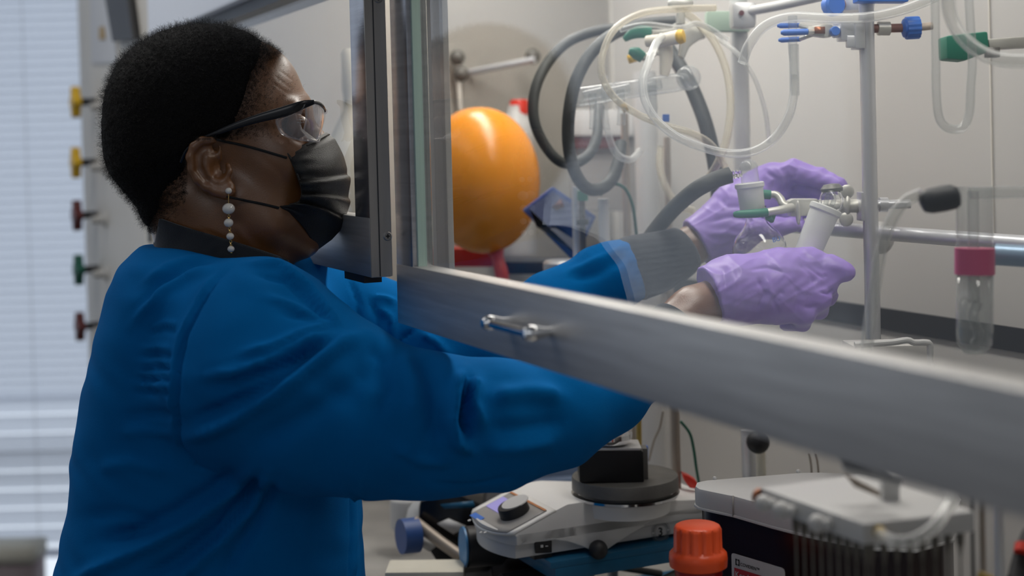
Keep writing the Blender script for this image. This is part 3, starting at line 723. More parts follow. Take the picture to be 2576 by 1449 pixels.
# ---- gloved hands
def cutp(P, d, a, b):
    n = (b - a) / np.linalg.norm(b - a); return smax(d, -((P[0] - a[0]) * n[0] + (P[1] - a[1]) * n[1] + (P[2] - a[2]) * n[2]), .0015)
def GW(co, px, py):
    r1 = 1 - np.abs(np.sin(px * .030 + 1.4 * np.sin(py * .034) + py * .012)); r2 = 1 - np.abs(np.sin(py * .041 + 1.3 * np.sin(px * .027) - px * .008))
    return .0009 * r1 ** 4 + .0007 * r2 ** 5 + .0005 * np.sin(px * .10 + 2 * np.sin(py * .07)) * np.sin(py * .11 + px * .05) - .0004
def near_glove(P):
    d = chain(P, [(1782, 742, 1.600, .0330), (1830, 728, 1.612, .0330)], .01)
    palm = chain(P, [(1850, 712, 1.615, .0300), (1960, 690, 1.628, .0290), (2025, 690, 1.634, .0225)], .01)
    palm2 = chain(P, [(1850, 745, 1.612, .0300), (1950, 748, 1.618, .0290), (2010, 755, 1.622, .0240)], .01)
    d = smin(smin(d, palm, .02), palm2, .025)
    fingers = [
        [(2015, 672, 1.632, .0155), (2068, 690, 1.640, .0128), (2078, 720, 1.668, .0112), (2040, 726, 1.690, .0098)],
        [(2022, 700, 1.622, .0160), (2078, 715, 1.624, .0132), (2080, 745, 1.655, .0118), (2040, 752, 1.682, .0100)],
        [(2015, 735, 1.616, .0158), (2062, 752, 1.614, .0130), (2060, 778, 1.646, .0114), (2020, 782, 1.672, .0098)],
        [(1985, 775, 1.612, .0150), (2022, 790, 1.610, .0118), (2016, 812, 1.636, .0104), (1980, 815, 1.66, .0090)]]
    f = None
    for q in fingers:
        c = chain(P, q, .004); f = c if f is None else smin(f, c, .0045)
    d = smin(d, f, .010)
    th = chain(P, [(1965, 668, 1.640, .0175), (2040, 656, 1.634, .0150), (2095, 674, 1.626, .0136), (2126, 684, 1.622, .0122)], .006)
    return cutp(P, smin(d, th, .010), cs(1786, 745, 1.60), cs(1880, 712, 1.61))
v, F = surfnet(near_glove, (.195, -.225, 1.54), (.44, -.055, 1.76), .0018)
me = field_mesh('glove', v, F, 2)
fold(me, [([(1900, 790), (1925, 740), (1905, 695)], -1.8, 6, 0, 9), ([(1915, 790), (1942, 740), (1925, 690)], 1.6, 7, 0, 9), ([(1960, 795), (1945, 755), (1965, 735), (1975, 745)], -1.6, 5, 0, 9),
    ([(1880, 680), (1930, 672), (1985, 690)], -1.2, 4, 0, 9), ([(2060, 735), (2085, 738), (2098, 728)], -2.6, 3.5, 0, 9), ([(2010, 660), (2040, 690), (2050, 720)], -1.8, 7, 0, 9),
    ([(1840, 660), (1850, 720), (1840, 790)], 1.0, 9, 0, 9), ([(1820, 665), (1826, 720), (1820, 790)], -1.3, 7, 0, 9), ([(1990, 700), (2010, 740), (2000, 790)], -1.3, 8, 0, 9),
    ([(2020, 660), (2070, 700), (2080, 690)], -1.5, 4, 0, 9), ([(2065, 765), (2040, 775), (2020, 772)], -1.4, 4, 0, 9)],
    GW)
to_world(me); link('glove', me, 'glove', person)
def far_glove(P):
    d = chain(P, [(1762, 606, 1.803, .0335), (1800, 585, 1.808, .0335), (1840, 560, 1.812, .034)], .01)
    d = smin(d, chain(P, [(1840, 570, 1.81, .036), (1890, 530, 1.815, .033), (1935, 480, 1.82, .027)], .01), .02)
    d = smin(d, chain(P, [(1860, 510, 1.812, .030), (1945, 455, 1.81, .022)], .01), .02)
    f = None
    for q in [[(1945, 446, 1.80, .0165), (1998, 431, 1.790, .0150), (2062, 448, 1.770, .0128), (2112, 466, 1.752, .0100)],
              [(1950, 462, 1.815, .0165), (2000, 458, 1.815, .0148), (2050, 478, 1.795, .0120), (2082, 500, 1.775, .0098)],
              [(1940, 500, 1.82, .0160), (1990, 505, 1.822, .0140), (2035, 525, 1.80, .0115), (2050, 545, 1.775, .0095)],
              [(1920, 535, 1.82, .0150), (1962, 545, 1.82, .0120), (2000, 560, 1.80, .0105), (2012, 568, 1.785, .0090)]]:
        c = chain(P, q, .004); f = c if f is None else smin(f, c, .0045)
    d = smin(d, f, .010)
    th = chain(P, [(1850, 575, 1.795, .0170), (1900, 578, 1.775, .0140), (1950, 572, 1.765, .0125), (1995, 566, 1.762, .0100)], .006)
    return cutp(P, smin(d, th, .010), cs(1752, 612, 1.802), cs(1830, 565, 1.81))
v, F = surfnet(far_glove, (.21, -.155, 1.72), (.45, .03, 1.87), .0018)
me = field_mesh('glove', v, F, 2)
fold(me, [([(1775, 560), (1840, 545), (1900, 560)], -1.8, 6, 0, 9), ([(1775, 590), (1830, 585), (1880, 600)], 1.5, 7, 0, 9), ([(1790, 640), (1830, 620), (1860, 590)], -1.4, 6, 0, 9),
    ([(1810, 500), (1830, 520), (1880, 520)], -1.4, 6, 0, 9), ([(1925, 430), (1950, 450), (1945, 480)], -2.0, 6, 0, 9), ([(1960, 425), (1985, 415), (2010, 425)], 1.6, 5, 0, 9),
    ([(1975, 480), (1985, 450), (2010, 440)], -1.3, 5, 0, 9), ([(1950, 420), (1970, 445), (1965, 480)], 1.4, 6, 0, 9)],
    GW)
to_world(me); link('glove', me, 'glove', person)
# ================================================================== the room
def struct(name, mb, m, **k): return tag(mb.build(name, m, None, smooth=False, **k), kind='structure')
WY = 4.15
struct('floor', MB().box((-.5, 1.5, -.02), Vector((6, 0, 0)), Vector((0, 5, 0)), ZZ * .02), 'floor')
struct('wall_back', MB().box((-3.6, WY + .10, .07), Vector((2.9, 0, 0)), Vector((0, .06, 0)), ZZ * .07).box((-3.6, WY + .10, 2.95), Vector((2.9, 0, 0)), Vector((0, .06, 0)), ZZ * .25)
       .box((1.6, WY + .10, 1.6), Vector((2.3, 0, 0)), Vector((0, .06, 0)), ZZ * 1.6).box((-2.72, WY + .10, 1.8), Vector((.06, 0, 0)), Vector((0, .06, 0)), ZZ * .9), 'wall')
def window(name, x0, x1, blab):
    f = MB()
    for (a, b, c, d) in [(x0, x0 + .05, .14, 2.7), (x1 - .05, x1, .14, 2.7), (x0, x1, .14, .19), (x0, x1, 2.65, 2.7), (x0, x1, .60, .63)]:
        f.box(((a + b) / 2, WY + .08, (c + d) / 2), Vector(((b - a) / 2, 0, 0)), Vector((0, .03, 0)), ZZ * ((d - c) / 2))
    o = struct(name, f, 'whiteplastic')
    MB().box(((x0 + x1) / 2, WY + .09, 1.42), Vector(((x1 - x0) / 2, 0, 0)), Vector((0, .003, 0)), ZZ * 1.27).build('window_glass', 'sash', o, smooth=False)
    b = empty('venetian_blind', ((x0 + x1) / 2, WY, .98), blab, 'window blind')
    s = MB(); z = 2.62; k = 0
    while z > .36:
        low = z < .79; tilt = (1.25 if x0 > -2.7 else .5) if not low else 1.22
        st = .0265 if not low else .055
        cy, sy = math.cos(tilt), math.sin(tilt); w_ = .0165 if not low else .0285
        pr = [(-1, 0), (-.5, .0018), (0, .0024), (.5, .0018), (1, 0)]
        R_ = []
        for (a, bb) in pr: R_.append([Vector((x, WY + a * w_ * cy + bb * sy, z - a * w_ * sy + bb * cy + (random.random() - .5) * .001 + .018 * 0)) for x in np.linspace(x0 + .03, x1 - .03, 6)])
        s.grid(R_); z -= st; k += 1
    s.build('slats', 'slat', b, smooth=True)
    MB().box(((x0 + x1) / 2, WY, .33), Vector(((x1 - x0) / 2 - .03, 0, 0)), Vector((0, .014, 0)), ZZ * .011).build('bottom_rail', 'slat', b)
    for x in np.linspace(x0 + .25, x1 - .2, 4): MB().tube([(x, WY - .034, 2.66), (x, WY - .034, .34)], .0009, 5).build('ladder_cord', 'whiteplastic', b)
    return b
window('window_1', -2.62, -.72, 'white venetian blind glowing behind the person, its slats drawn down over the bright window')
window('window_2', -6.2, -2.80, 'white venetian blind on the window mirrored faintly in the sash glass')
sky = MB().box((-3.4, WY + .62, 1.6), Vector((3.8, 0, 0)), Vector((0, .01, 0)), ZZ * 2.1)
o = sky.build('daylight_sky', 'sky', None, smooth=False); tag(o, kind='structure'); o.name = 'wall_outside_daylight'
struct('trim_1', MB().box((-3.5, WY - .05, .18), Vector((2.9, 0, 0)), Vector((0, .14, 0)), ZZ * .018), 'whiteplastic')
p = V(35, 1330, 4.0)
bx = empty('cardboard_box', (p.x, p.y, .20), 'cream lidded box on the window sill at the lower left corner', 'box')
MB().box((p.x - .02, p.y, .285), Vector((.085, 0, 0)), Vector((0, .06, 0)), ZZ * .085).build('box_body', mat('box_taupe', (.30, .24, .25), .8), bx)
MB().box((p.x - .02, p.y, .385), Vector((.09, 0, 0)), Vector((0, .065, 0)), ZZ * .020).build('box_lid', 'cream', bx)

# ================================================================== the fume hood
uL = hcoord(on_plane(470, 300, -.03))[0]; uP = hcoord(on_plane(212, 400, -.03))[0]; uR = 1.50
hA = on_plane(985, 712, -.028).z; hB = P0.z; RH = .0640
hTop = on_plane(640, 18, -.03).z; print('HTOP', hTop, hA, hB, uL, uP)
D = .77
fh = empty('fume_hood', hood(0, .3, .0), 'white lined laboratory fume hood with steel framed sliding glass sashes', 'fume hood')
def fpart(name, mb, m, **k): return mb.build(name, m, fh, **{'smooth': False, **k})
fpart('back_panel', MB().hbox(uL, uR, D, D + .02, .87, 2.35), 'hoodwall')
fpart('side_panel', MB().hbox(uL - .02, uL, 0, D, .87, 2.35), 'hoodside_bright')
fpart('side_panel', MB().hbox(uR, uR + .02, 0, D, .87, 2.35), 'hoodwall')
fpart('roof_panel', MB().hbox(uL, uR, 0, D, 2.33, 2.36), 'hoodwall')
fpart('worktop', MB().hbox(uL, uR, -.02, D, .84, .88), 'bench')
fpart('worktop_lip', MB().tube([hood(uL, -.03, .875), hood(uR, -.03, .875)], .014, 12), 'steel', smooth=True)
fpart('base_cabinet', MB().hbox(uP, uR, .03, D, .0, .84), 'hoodgrey')
fpart('front_post', MB().hbox(uP, uL, -.035, D, .0, 2.36), 'hoodgrey', bevel=.006)
fpart('front_fascia', MB().hbox(uL - .25, uR, -.045, .02, hTop + .012, 2.36), 'fascia', bevel=.004)
fpart('sash_track', MB().hbox(uL, uR, -.03, .03, hTop - .004, hTop + .012), 'dark')
zs = on_plane(2060, 750, D).z; zs2 = on_plane(2060, 800, D).z
fpart('baffle_slot', MB().hbox(hcoord(on_plane(1650, 700, D))[0], uR, D - .004, D + .004, zs2, zs), 'dark')
fpart('panel_joint', MB().hbox(hcoord(on_plane(2494, 300, D))[0], hcoord(on_plane(2494, 300, D))[0] + .0022, D - .002, D + .002, zs + .10, 2.3), 'hoodgrey')
# sashes
def sash(u0, u1, n0, h0, h1, gaps=('l', 'r')):
    s = bpy.data.objects.new('sash', None); COL.objects.link(s); s.parent = fh; s.location = hood(u0, n0, h0) - fh.location
    T = .0245
    MB().hbox(u0, u1, n0, n0 + T, h0, h0 + RH).build('bottom_rail', 'steelrail', s, bevel=.0022)
    MB().hbox(u0, u0 + .05, n0 + .0005, n0 + T - .0005, h0 + RH * .0 + .001, h1).build('stile', 'steel', s, bevel=.002)
    MB().hbox(u1 - .05, u1, n0 + .0005, n0 + T - .0005, h0 + .001, h1).build('stile', 'steel', s, bevel=.002)
    MB().hbox(u0 + .045, u1 - .045, n0 + T * .5 - .0025, n0 + T * .5 + .0025, h0 + RH - .006, h1).build('glass', 'sash', s, smooth=False)
    MB().hbox(u0 + .05, u0 + .0535, n0 + .006, n0 + .0155, h0 + RH, h1).build('gasket', 'glassedge', s, smooth=False)
    return s
sB = sash(0.0, 1.46, 0.0, hB, 2.34); sA = sash(uL + .005, -.0015, -.028, hA, 2.32)
for (px, py) in [(975, 594), (951, -4)]:
    # screws on the end cap of the outer sash
    r = ray(px, py); q = hood(0.0, 0, 0); t = ((q - CAM).dot(HU)) / r.dot(HU); c = CAM + r * t
    sc_ = MB().lathe(c - HU * .002, HU, [(.0052, 0), (.0052, .0022), (.0040, .0036), (.0034, .0036), (.0030, .0026), (.0001, .0026)], 20).build('screw', 'steelwarm', sA)
    MB().box(c + HU * .0012, HU * .0006, NI * .0022, ZZ * .0005).box(c + HU * .0012, HU * .0006, NI * .0005, ZZ * .0022).build('screw_slot', 'ink', sc_, smooth=False)
MB().hbox(-.0015, .0002, -.0275, -.004, hA + .001, 2.3).build('end_cap', 'steelwarm', sA, smooth=False)
MB().hbox(-.0015, .0012, -.0185, -.0175, hA + .001, 2.3).build('end_cap_groove', 'dark', sA, smooth=False)
MB().hbox(-.10, -.03, -.026, -.006, hA - .008, hA + .002).build('bumper', 'black', sA, smooth=False)
# pull handle on the front sash: two polished cups on a bar
a = on_plane(1240, 812, -.014); b = on_plane(1345, 838, -.014)
hd = MB()
for c in (a, b): hd.lathe(c + NI * .014, -NI, [(.004, 0), (.0045, .006), (.0068, .014), (.0065, .020), (.004, .024), (.0001, .0245)], 20)
hd.tube([a - NI * .004, b - NI * .004], .0040, 12); hd.build('pull_handle', 'chrome', sB)
# pale upright strip standing in for the stile's reflection in the glass
q0 = hcoord(on_plane(1080, 300, .045))[0]; q1 = hcoord(on_plane(1119, 300, .045))[0]
fpart('reflection_strip', MB().hbox(q0, q1, .045, .052, hB + .0, 2.3), 'hoodwall', bevel=.001)
# service valves
for i, (px, py, m, r) in enumerate([(240, 256, 'yellow', .036), (240, 408, 'yellow', .036), (243, 540, 'maroon', .036), (247, 676, 'greendark', .036), (250, 818, 'maroon', .034), (253, 960, 'greendark', .034)]):
    if i == 5: continue
    c = on_plane(px, py, -.035); ax = -NI
    vv = MB().tube([c + NI * .002, c + ax * .040], .0085, 12).build('valve_stem', 'black', fh)
    kb = MB(); pts = []
    for k in range(48):
        a = 2 * math.pi * k / 48; rr = r * (.80 + .20 * math.cos(4 * a)); pts.append(c + ax * .034 + (HU * math.cos(a) + ZZ * math.sin(a)) * rr)
    kb.prism(pts, ax * .020); kk = kb.build('valve_knob', m, fh, bevel=.003); kk['label'] = {'yellow': 'yellow lobed knob', 'maroon': 'dark red lobed knob', 'greendark': 'dark green lobed knob'}[m]
    c2 = on_plane(px + 24, py + 12, -.035)
    MB().lathe(c2 + NI * .003, ax, [(.018, 0), (.018, .006), (.010, .012), (.008, .030), (.0095, .034), (.003, .036)], 16).build('outlet_nozzle', 'hoodwall', fh)
c = on_plane(388, 560, -.035)
for dz in (0, -.16):
    ob = MB().box(c + ZZ * dz, HU * .06, NI * .008, ZZ * .055).build('socket_plate', 'ivory', fh, bevel=.003)
    MB().box(c + ZZ * (dz + .022) - NI * .008, HU * .015, NI * .002, ZZ * .014).box(c + ZZ * (dz - .022) - NI * .008, HU * .015, NI * .002, ZZ * .014).build('socket', 'black', ob)
c = on_plane(318, 20, -.035); st = MB()
pts = [on_plane(x, y, -.040) for x, y in [(268, -60), (328, -60), (350, 98), (297, 105)]]
fpart('black_cover_plate', MB().prism(pts, -NI * .012), 'black', bevel=.002)
pts = [on_plane(x, y, -.037) for x, y in [(228, -20), (282, -20), (296, 158), (232, 160)]]
o = fpart('notice_sheet', MB().prism(pts, -NI * .002), 'wall')
pts = [on_plane(x, y, -.040) for x, y in [(250, 68), (262, 66), (266, 98), (250, 100)]]
MB().prism(pts, -NI * .001).build('sheet_mark', mat('tan_ink', (.45, .33, .18), .8), o, smooth=False)

# ================================================================== things inside, behind the glass
def T_(name, pts, r, m, label, cat, group=None, n=8, seg=14):
    "pts (px,py,z), r in metres"
    return one(name, MB().tube([V(*p) for p in pts], r, seg, n), m, label, cat, group)
def vline(px, py, z, h0=.88, h1=2.3):
    c = V(px, py, z); return Vector((c.x, c.y, h0)), Vector((c.x, c.y, h1))
def zat(px, py, z): return V(px, py, z).z
def pole(name, px, py, z, dpx, m, h0, h1, label, cat='rod', group=None):
    a, b = vline(px, py, z, h0, h1); return one(name, MB().tube([a, b], dpx / 2 / FPX * z, 18), m, label, cat, group)

# balloon
bal = empty('balloon', V(1215, 650, 2.22), 'large round orange balloon left behind the glass', 'balloon')
mb = MB(); cc = V(1211, 452, 2.22); R_ = []
for j in range(33):
    a = math.pi * j / 32; yy = math.cos(a); r = math.sin(a) ** .96 * (1.0 + .02 * yy)
    R_.append((max(r * .0915, .0002), yy * .1135 if yy > 0 else yy * .1150))
ax = (UP * 1.0 + RT * -.10).normalized()
mb.lathe(cc, ax, [(r, d) for r, d in reversed(R_)], 48); mb.build('balloon_skin', 'balloon', bal)
MB().tube([V(1247, 628, 2.22), V(1252, 650, 2.21), V(1262, 690, 2.20), V(1266, 735, 2.20)], [.014, .0095, .0110, .0085], 14, 5).build('balloon_neck', 'balloonneck', bal)
rt = MB().box(V(1165, 645, 2.35), RT * .05, FW * .04, UP * .015); one('red_tray', rt, 'red', 'red tray low behind the orange balloon', 'tray', bevel=.003)
# bottle with red cap
bt = empty('wash_bottle', V(1306, 440, 2.5), 'white plastic bottle with a red cap between balloon and grey hose', 'bottle')
MB().lathe(V(1306, 640, 2.5), ZZ, [(.030, 0), (.032, .01), (.032, .20), (.026, .235), (.014, .250), (.013, .262)], 24).build('bottle_body', 'whiteplastic', bt)
MB().lathe(V(1306, 285, 2.5), ZZ, [(.0165, -.002), (.0165, .020), (.014, .024), (.001, .024)], 20).build('bottle_cap', 'red', bt)
# flask behind the outer sash
fb = empty('squeeze_bottle', V(890, 545, 2.15), 'pale beige long necked bottle seen behind the left glass beside the mask', 'bottle')
MB().lathe(V(893, 560, 2.15), ZZ, [(.050, 0), (.052, .01), (.050, .07), (.034, .13), (.014, .168), (.012, .19), (.014, .20), (.014, .255), (.010, .262), (.001, .263)], 28).build('bottle_body', 'ivory', fb)
# rod with knobs on the far liner
rd = empty('lattice_bar', V(1160, 186, 2.55), 'thin grey lattice bar with dark knobs high on the far liner', 'rod')
MB().tube([V(1120, 190, 2.62), V(1163, 186, 2.55), V(1345, 150, 2.48)], .0060, 10).build('bar', 'rod', rd)
for (x, y) in [(1160, 186), (1340, 142), (1150, 145)]:
    MB().ball(V(x, y, 2.52), .014, 16).build('knob', 'plategrey', rd)
MB().tube([V(1150, 145, 2.52), V(1165, 380, 2.52)], .004, 8).build('upright', 'hoodgrey', rd)
# grey hoses
T_('vacuum_hose', [(1620, 75, 2.0), (1560, 72, 2.02), (1500, 78, 2.02), (1430, 105, 2.0), (1380, 155, 1.98), (1348, 220, 1.96), (1342, 290, 1.95), (1362, 350, 1.95), (1400, 400, 1.95), (1440, 412, 1.96), (1480, 390, 1.98), (1500, 350, 2.0), (1505, 310, 2.02), (1508, 270, 2.05)], 13.5 / FPX * 2, 'hose', 'grey rubber hose coiled nearest the balloon, leftmost loop', 'hose')
T_('vacuum_hose', [(1700, 55, 1.93), (1620, 62, 1.93), (1550, 82, 1.92), (1490, 130, 1.90), (1450, 200, 1.88), (1432, 280, 1.87), (1430, 360, 1.87), (1445, 430, 1.87), (1475, 472, 1.88), (1510, 475, 1.90), (1540, 450, 1.92), (1556, 405, 1.94), (1562, 360, 1.96)], 16 / FPX * 1.9, 'hose', 'dark grey rubber hose loop in front of the leftmost one, hanging lowest', 'hose')
T_('vacuum_hose', [(1672, 110, 1.98), (1700, 150, 1.97), (1735, 210, 1.95), (1768, 290, 1.93), (1790, 370, 1.92), (1803, 450, 1.92), (1806, 520, 1.93), (1800, 600, 1.94)], 19 / FPX * 1.9, 'hose', 'wide grey rubber hose falling straight behind the gloved hands', 'hose')
hz = T_('vacuum_hose', [(1838, 440, 1.70), (1800, 452, 1.70), (1750, 478, 1.705), (1700, 520, 1.745), (1660, 565, 1.80), (1630, 605, 1.86), (1605, 650, 1.92), (1590, 720, 1.95)], 21 / FPX * 1.71, 'hose', 'dark grey rubber hose pushed onto the glass adapter above the flask', 'hose', n=10, seg=20)
# clear tubing
def tb(pts, r, m, label, z=None): return T_('clear_tubing', pts, r, m, label, 'tubing', n=10)
tb([(1665, 92, 1.80), (1650, 110, 1.78), (1634, 150, 1.75), (1618, 200, 1.73), (1622, 250, 1.72), (1650, 300, 1.71), (1700, 342, 1.70), (1770, 372, 1.70), (1840, 386, 1.70), (1900, 378, 1.70), (1950, 345, 1.70), (1985, 290, 1.69), (1998, 230, 1.69), (1999, 188, 1.69)], 11 / FPX * 1.7, 'tubing', 'clear tubing in the big front loop that ends below the blue fingered clamp')
tb([(1800, 20, 1.86), (1720, 22, 1.85), (1620, 32, 1.84), (1550, 70, 1.82), (1518, 130, 1.80), (1515, 190, 1.79), (1545, 245, 1.79), (1600, 285, 1.80), (1670, 315, 1.80), (1740, 335, 1.80), (1790, 365, 1.81), (1825, 420, 1.82)], 9 / FPX * 1.8, 'tubingold', 'yellowed tubing loop passing left of and below the grey metal clamp')
tb([(1715, 25, 1.88), (1760, 60, 1.88), (1800, 110, 1.87), (1828, 180, 1.86), (1838, 260, 1.85), (1830, 340, 1.84), (1808, 405, 1.84), (1780, 450, 1.86), (1740, 500, 1.88)], 10 / FPX * 1.86, 'tubingold', 'yellowed tubing curving down on the right of the tubing loops')
tb([(1520, 190, 1.92), (1520, 260, 1.92), (1528, 330, 1.92), (1550, 385, 1.92), (1585, 402, 1.93), (1610, 380, 1.95)], 9 / FPX * 1.92, 'tubing', 'clear tubing short loop in front of the brown rod')
tb([(1662, 370, 1.98), (1660, 420, 1.97), (1675, 470, 1.96), (1705, 515, 1.95), (1745, 530, 1.95)], 9 / FPX * 1.96, 'tubingold', 'yellowed tubing hooking down between brown rod and grey hose')
tb([(1868, 158, 1.72), (1885, 112, 1.71), (1925, 65, 1.70), (1990, 43, 1.69), (2090, 46, 1.67), (2190, 42, 1.65), (2290, 18, 1.63), (2400, -30, 1.6)], 13 / FPX * 1.68, 'tubing', 'clear tubing running level across the top of the main pole')
tb([(1760, 75, 1.90), (1810, 100, 1.88), (1860, 140, 1.86), (1900, 200, 1.86), (1925, 280, 1.87), (1935, 360, 1.88)], 6 / FPX * 1.88, 'tubing', 'thin clear tubing arching faintly behind the front loop')
tb([(1560, 75, 1.86), (1625, 62, 1.85), (1710, 70, 1.85), (1760, 60, 1.86), (1830, 100, 1.88)], 7 / FPX * 1.86, 'tubing', 'clear tubing short run across the clamp cluster')
tb([(2382, -30, 1.28), (2392, 40, 1.28), (2425, 98, 1.27), (2480, 138, 1.26), (2540, 152, 1.25), (2620, 152, 1.24)], 18 / FPX * 1.27, 'tubing', 'thick clear tubing sweeping through the upper right corner')
tb([(2318, 487, 1.22), (2280, 505, 1.22), (2245, 550, 1.22), (2218, 620, 1.22), (2200, 720, 1.22), (2185, 830, 1.22), (2176, 930, 1.22)], 15 / FPX * 1.22, 'tubing', 'clear tubing dropping from the black rubber bulb at right')
# clamp cluster upper middle
ck = empty('green_jaw_clamp', V(1640, 110, 1.86), 'grey metal clamp with dark green rubber jaws above the glass manifold', 'clamp')
MB().tube([V(1570, 100, 1.86), V(1590, 86, 1.86), V(1615, 80, 1.86), V(1638, 82, 1.86)], [.0035, .007, .0085, .0075], 14, 4).build('rubber_jaw', 'green', ck)
MB().tube([V(1582, 128, 1.87), V(1600, 134, 1.87), V(1618, 146, 1.87)], [.004, .0085, .007], 14, 4).build('rubber_jaw', 'green', ck)
MB().tube([V(1636, 82, 1.86), V(1665, 84, 1.87), V(1695, 78, 1.88)], .0045, 10).build('jaw_arm', 'clampmetal', ck)
MB().tube([V(1616, 146, 1.87), V(1655, 130, 1.88), V(1695, 100, 1.89)], .0045, 10).build('jaw_arm', 'clampmetal', ck)
pts = [V(x, y, 1.88) for x, y in [(1692, 60), (1722, 50), (1760, 70), (1778, 95), (1760, 100), (1735, 118), (1722, 150), (1708, 140), (1712, 100), (1695, 85)]]
MB().prism(pts, FW * .016).build('clamp_body', 'clampmetal', ck, bevel=.003)
MB().tube([V(1712, 60, 1.88), V(1712, 25, 1.88)], .006, 12).ball(V(1712, 8, 1.88), .011, 14, (1.6, .5, .8)).build('wing_screw', 'clampmetal', ck)
sk = empty('stopcock', V(1680, 100, 1.83), 'ivory plastic stopcock plug with amber end below the grey clamp', 'stopcock')
MB().tube([V(1628, 104, 1.84), V(1660, 102, 1.83), V(1712, 92, 1.82)], [.0075, .0085, .0095], 16).build('barrel', 'ivory', sk)
MB().lathe(V(1702, 94, 1.82), (V(1712, 92, 1.82) - V(1660, 102, 1.83)), [(.0075, 0), (.0098, .004), (.0085, .010), (.001, .012)], 16).build('end_cap', 'yellow', sk)
MB().tube([V(1672, 108, 1.84), V(1676, 150, 1.84), V(1670, 190, 1.84)], [.010, .009, .006], 14, 3).build('glass_stem', 'ivory', sk)
mf = empty('glass_manifold', V(1600, 235, 1.86), 'clear glass vacuum manifold with round bulb among the tubing loops', 'glassware')
MB().tube([V(1450, 245, 1.90), V(1560, 228, 1.87), V(1700, 208, 1.85), V(1725, 204, 1.85)], [.013, .012, .012, .010], 20, 4).build('manifold_tube', 'glass', mf)
MB().ball(V(1732, 196, 1.85), .0165, 24).build('bulb', 'glass', mf)
for (x, y) in [(1490, 235), (1560, 225), (1640, 215)]:
    t = MB().tube([V(x, y, 1.86), V(x + 4, y + 55, 1.86), V(x + 2, y + 90, 1.86)], .0055, 14).build('side_arm', 'glass', mf)
    MB().tube([V(x - 22, y + 6, 1.85), V(x + 24, y - 4, 1.85)], .0065, 14).build('stopcock', 'glass', mf)
for (x, y, w_) in [(1515, 240, 26), (1580, 150, 20), (1565, 275, 12)]:
    MB().tube([V(x, y, 1.90), V(x + w_, y - 6, 1.90)], .006, 10).build('yellow_clip', 'yellow' if y != 240 else 'glass', mf)
MB().box(V(1675, 297, 1.88), RT * .0045, FW * .004, UP * .005).build('blue_tab', 'blue', mf, bevel=.001)
# lattice and rods
pole('support_rod', 1862, 200, 1.95, 44, 'whiteplastic', zat(1862, 430, 1.95), 2.3, 'wide white upright rod left of the blue fingered clamp', 'rod')
pole('support_rod', 2187, 400, 1.68, 38, 'rod', .88, 2.3, 'tall silver upright rod right of the hands, carrying both clamps', 'rod')
pole('support_rod', 1575, 450, 2.12, 20, 'rodwarm', .88, zat(1575, 285, 2.12), 'brown upright rod behind the short tubing loop', 'rod')
pole('support_rod', 1680, 450, 2.12, 17, 'rodwarm', .88, zat(1680, 345, 2.12), 'brown thin upright rod just left of the wide falling hose', 'rod')
pole('white_column', 1628, 450, 2.2, 58, 'whiteplastic', .88, zat(1628, 180, 2.2), 'white square edged column between the two brown rods', 'column')
pole('support_rod', 1452, 590, 2.02, 24, 'rod', .88, zat(1452, 470, 2.02), 'grey upright rod under the lowest hose loop, left of the dark one', 'rod')
pole('support_rod', 1520, 590, 1.95, 28, 'whiteplastic', .88, zat(1520, 500, 1.95), 'white upright rod with flat top right of the blue carton', 'rod')
dk = empty('glass_stirrer_shaft', V(1466, 690, 2.0), 'dark stirrer shaft with collar beside the grey rod', 'shaft')
a_, b_ = vline(1466, 590, 2.0, .88, zat(1466, 495, 2.0)); MB().tube([a_, b_], .0045, 12).build('shaft', 'plategrey', dk)
MB().tube([V(1465, 552, 2.0), V(1466, 566, 2.0)], .0085, 14).build('collar', 'black', dk); MB().tube([V(1466, 480, 2.0), V(1466, 505, 2.0)], .0075, 12).build('coupling', 'green', dk)
pts = [(1745, 462, 1.98), (1560, 468, 1.98)]
T_('power_cable', [(1510, 492, 1.93), (1525, 470, 1.93), (1550, 463, 1.92), (1575, 478, 1.92), (1592, 520, 1.92), (1600, 580, 1.93), (1606, 640, 1.95)], .0022, 'greendark', 'thin black cable arching over the white rod behind the raised sleeve', 'cable')
un = empty('drawer_unit', V(1520, 420, 2.45), 'grey drawer unit with a maroon band far behind the hose loops', 'drawers')
MB().box(V(1520, 420, 2.45), RT * .058, FW * .04, UP * .075).build('body', 'panelgrey', un, bevel=.002); MB().box(V(1500, 350, 2.40), RT * .052, FW * .004, UP * .016).build('band', 'maroon', un, bevel=.001)
MB().box(V(1510, 310, 2.42), RT * .055, FW * .03, UP * .022).build('white_top', 'whiteplastic', un, bevel=.002)
# blue carton
bc = empty('wipes_carton', V(1410, 660, 2.05), 'open blue carton tipped on its corner beside the balloon', 'box')
pp = [(1315, 530), (1392, 470), (1500, 545), (1445, 660)]
MB().prism([V(x, y, 2.06) for x, y in pp], FW * .05).build('carton', 'bluedark', bc, bevel=.002)
MB().prism([V(x, y, 2.056) for x, y in [(1332, 522), (1390, 482), (1488, 548), (1475, 575), (1400, 568), (1350, 572)]], FW * -.003).build('inner_flap', mat('carton_inside', (.16, .19, .34), .6), bc)
MB().prism([V(x, y, 2.054) for x, y in [(1332, 525), (1350, 570), (1400, 575), (1440, 600), (1448, 635), (1385, 580)]], FW * -.003).build('clear_window', mat('carton_window', (.33, .33, .36), .3), bc)
MB().prism([V(x, y, 2.052) for x, y in [(1388, 520), (1410, 500), (1420, 520), (1400, 530)]], FW * -.002).build('carton_mark', 'maroon', bc)
one('black_tray', MB().box(V(1350, 668, 2.3), RT * .055, FW * .06, UP * .010), 'dark', 'dark tray behind the balloon neck', 'tray', bevel=.003)
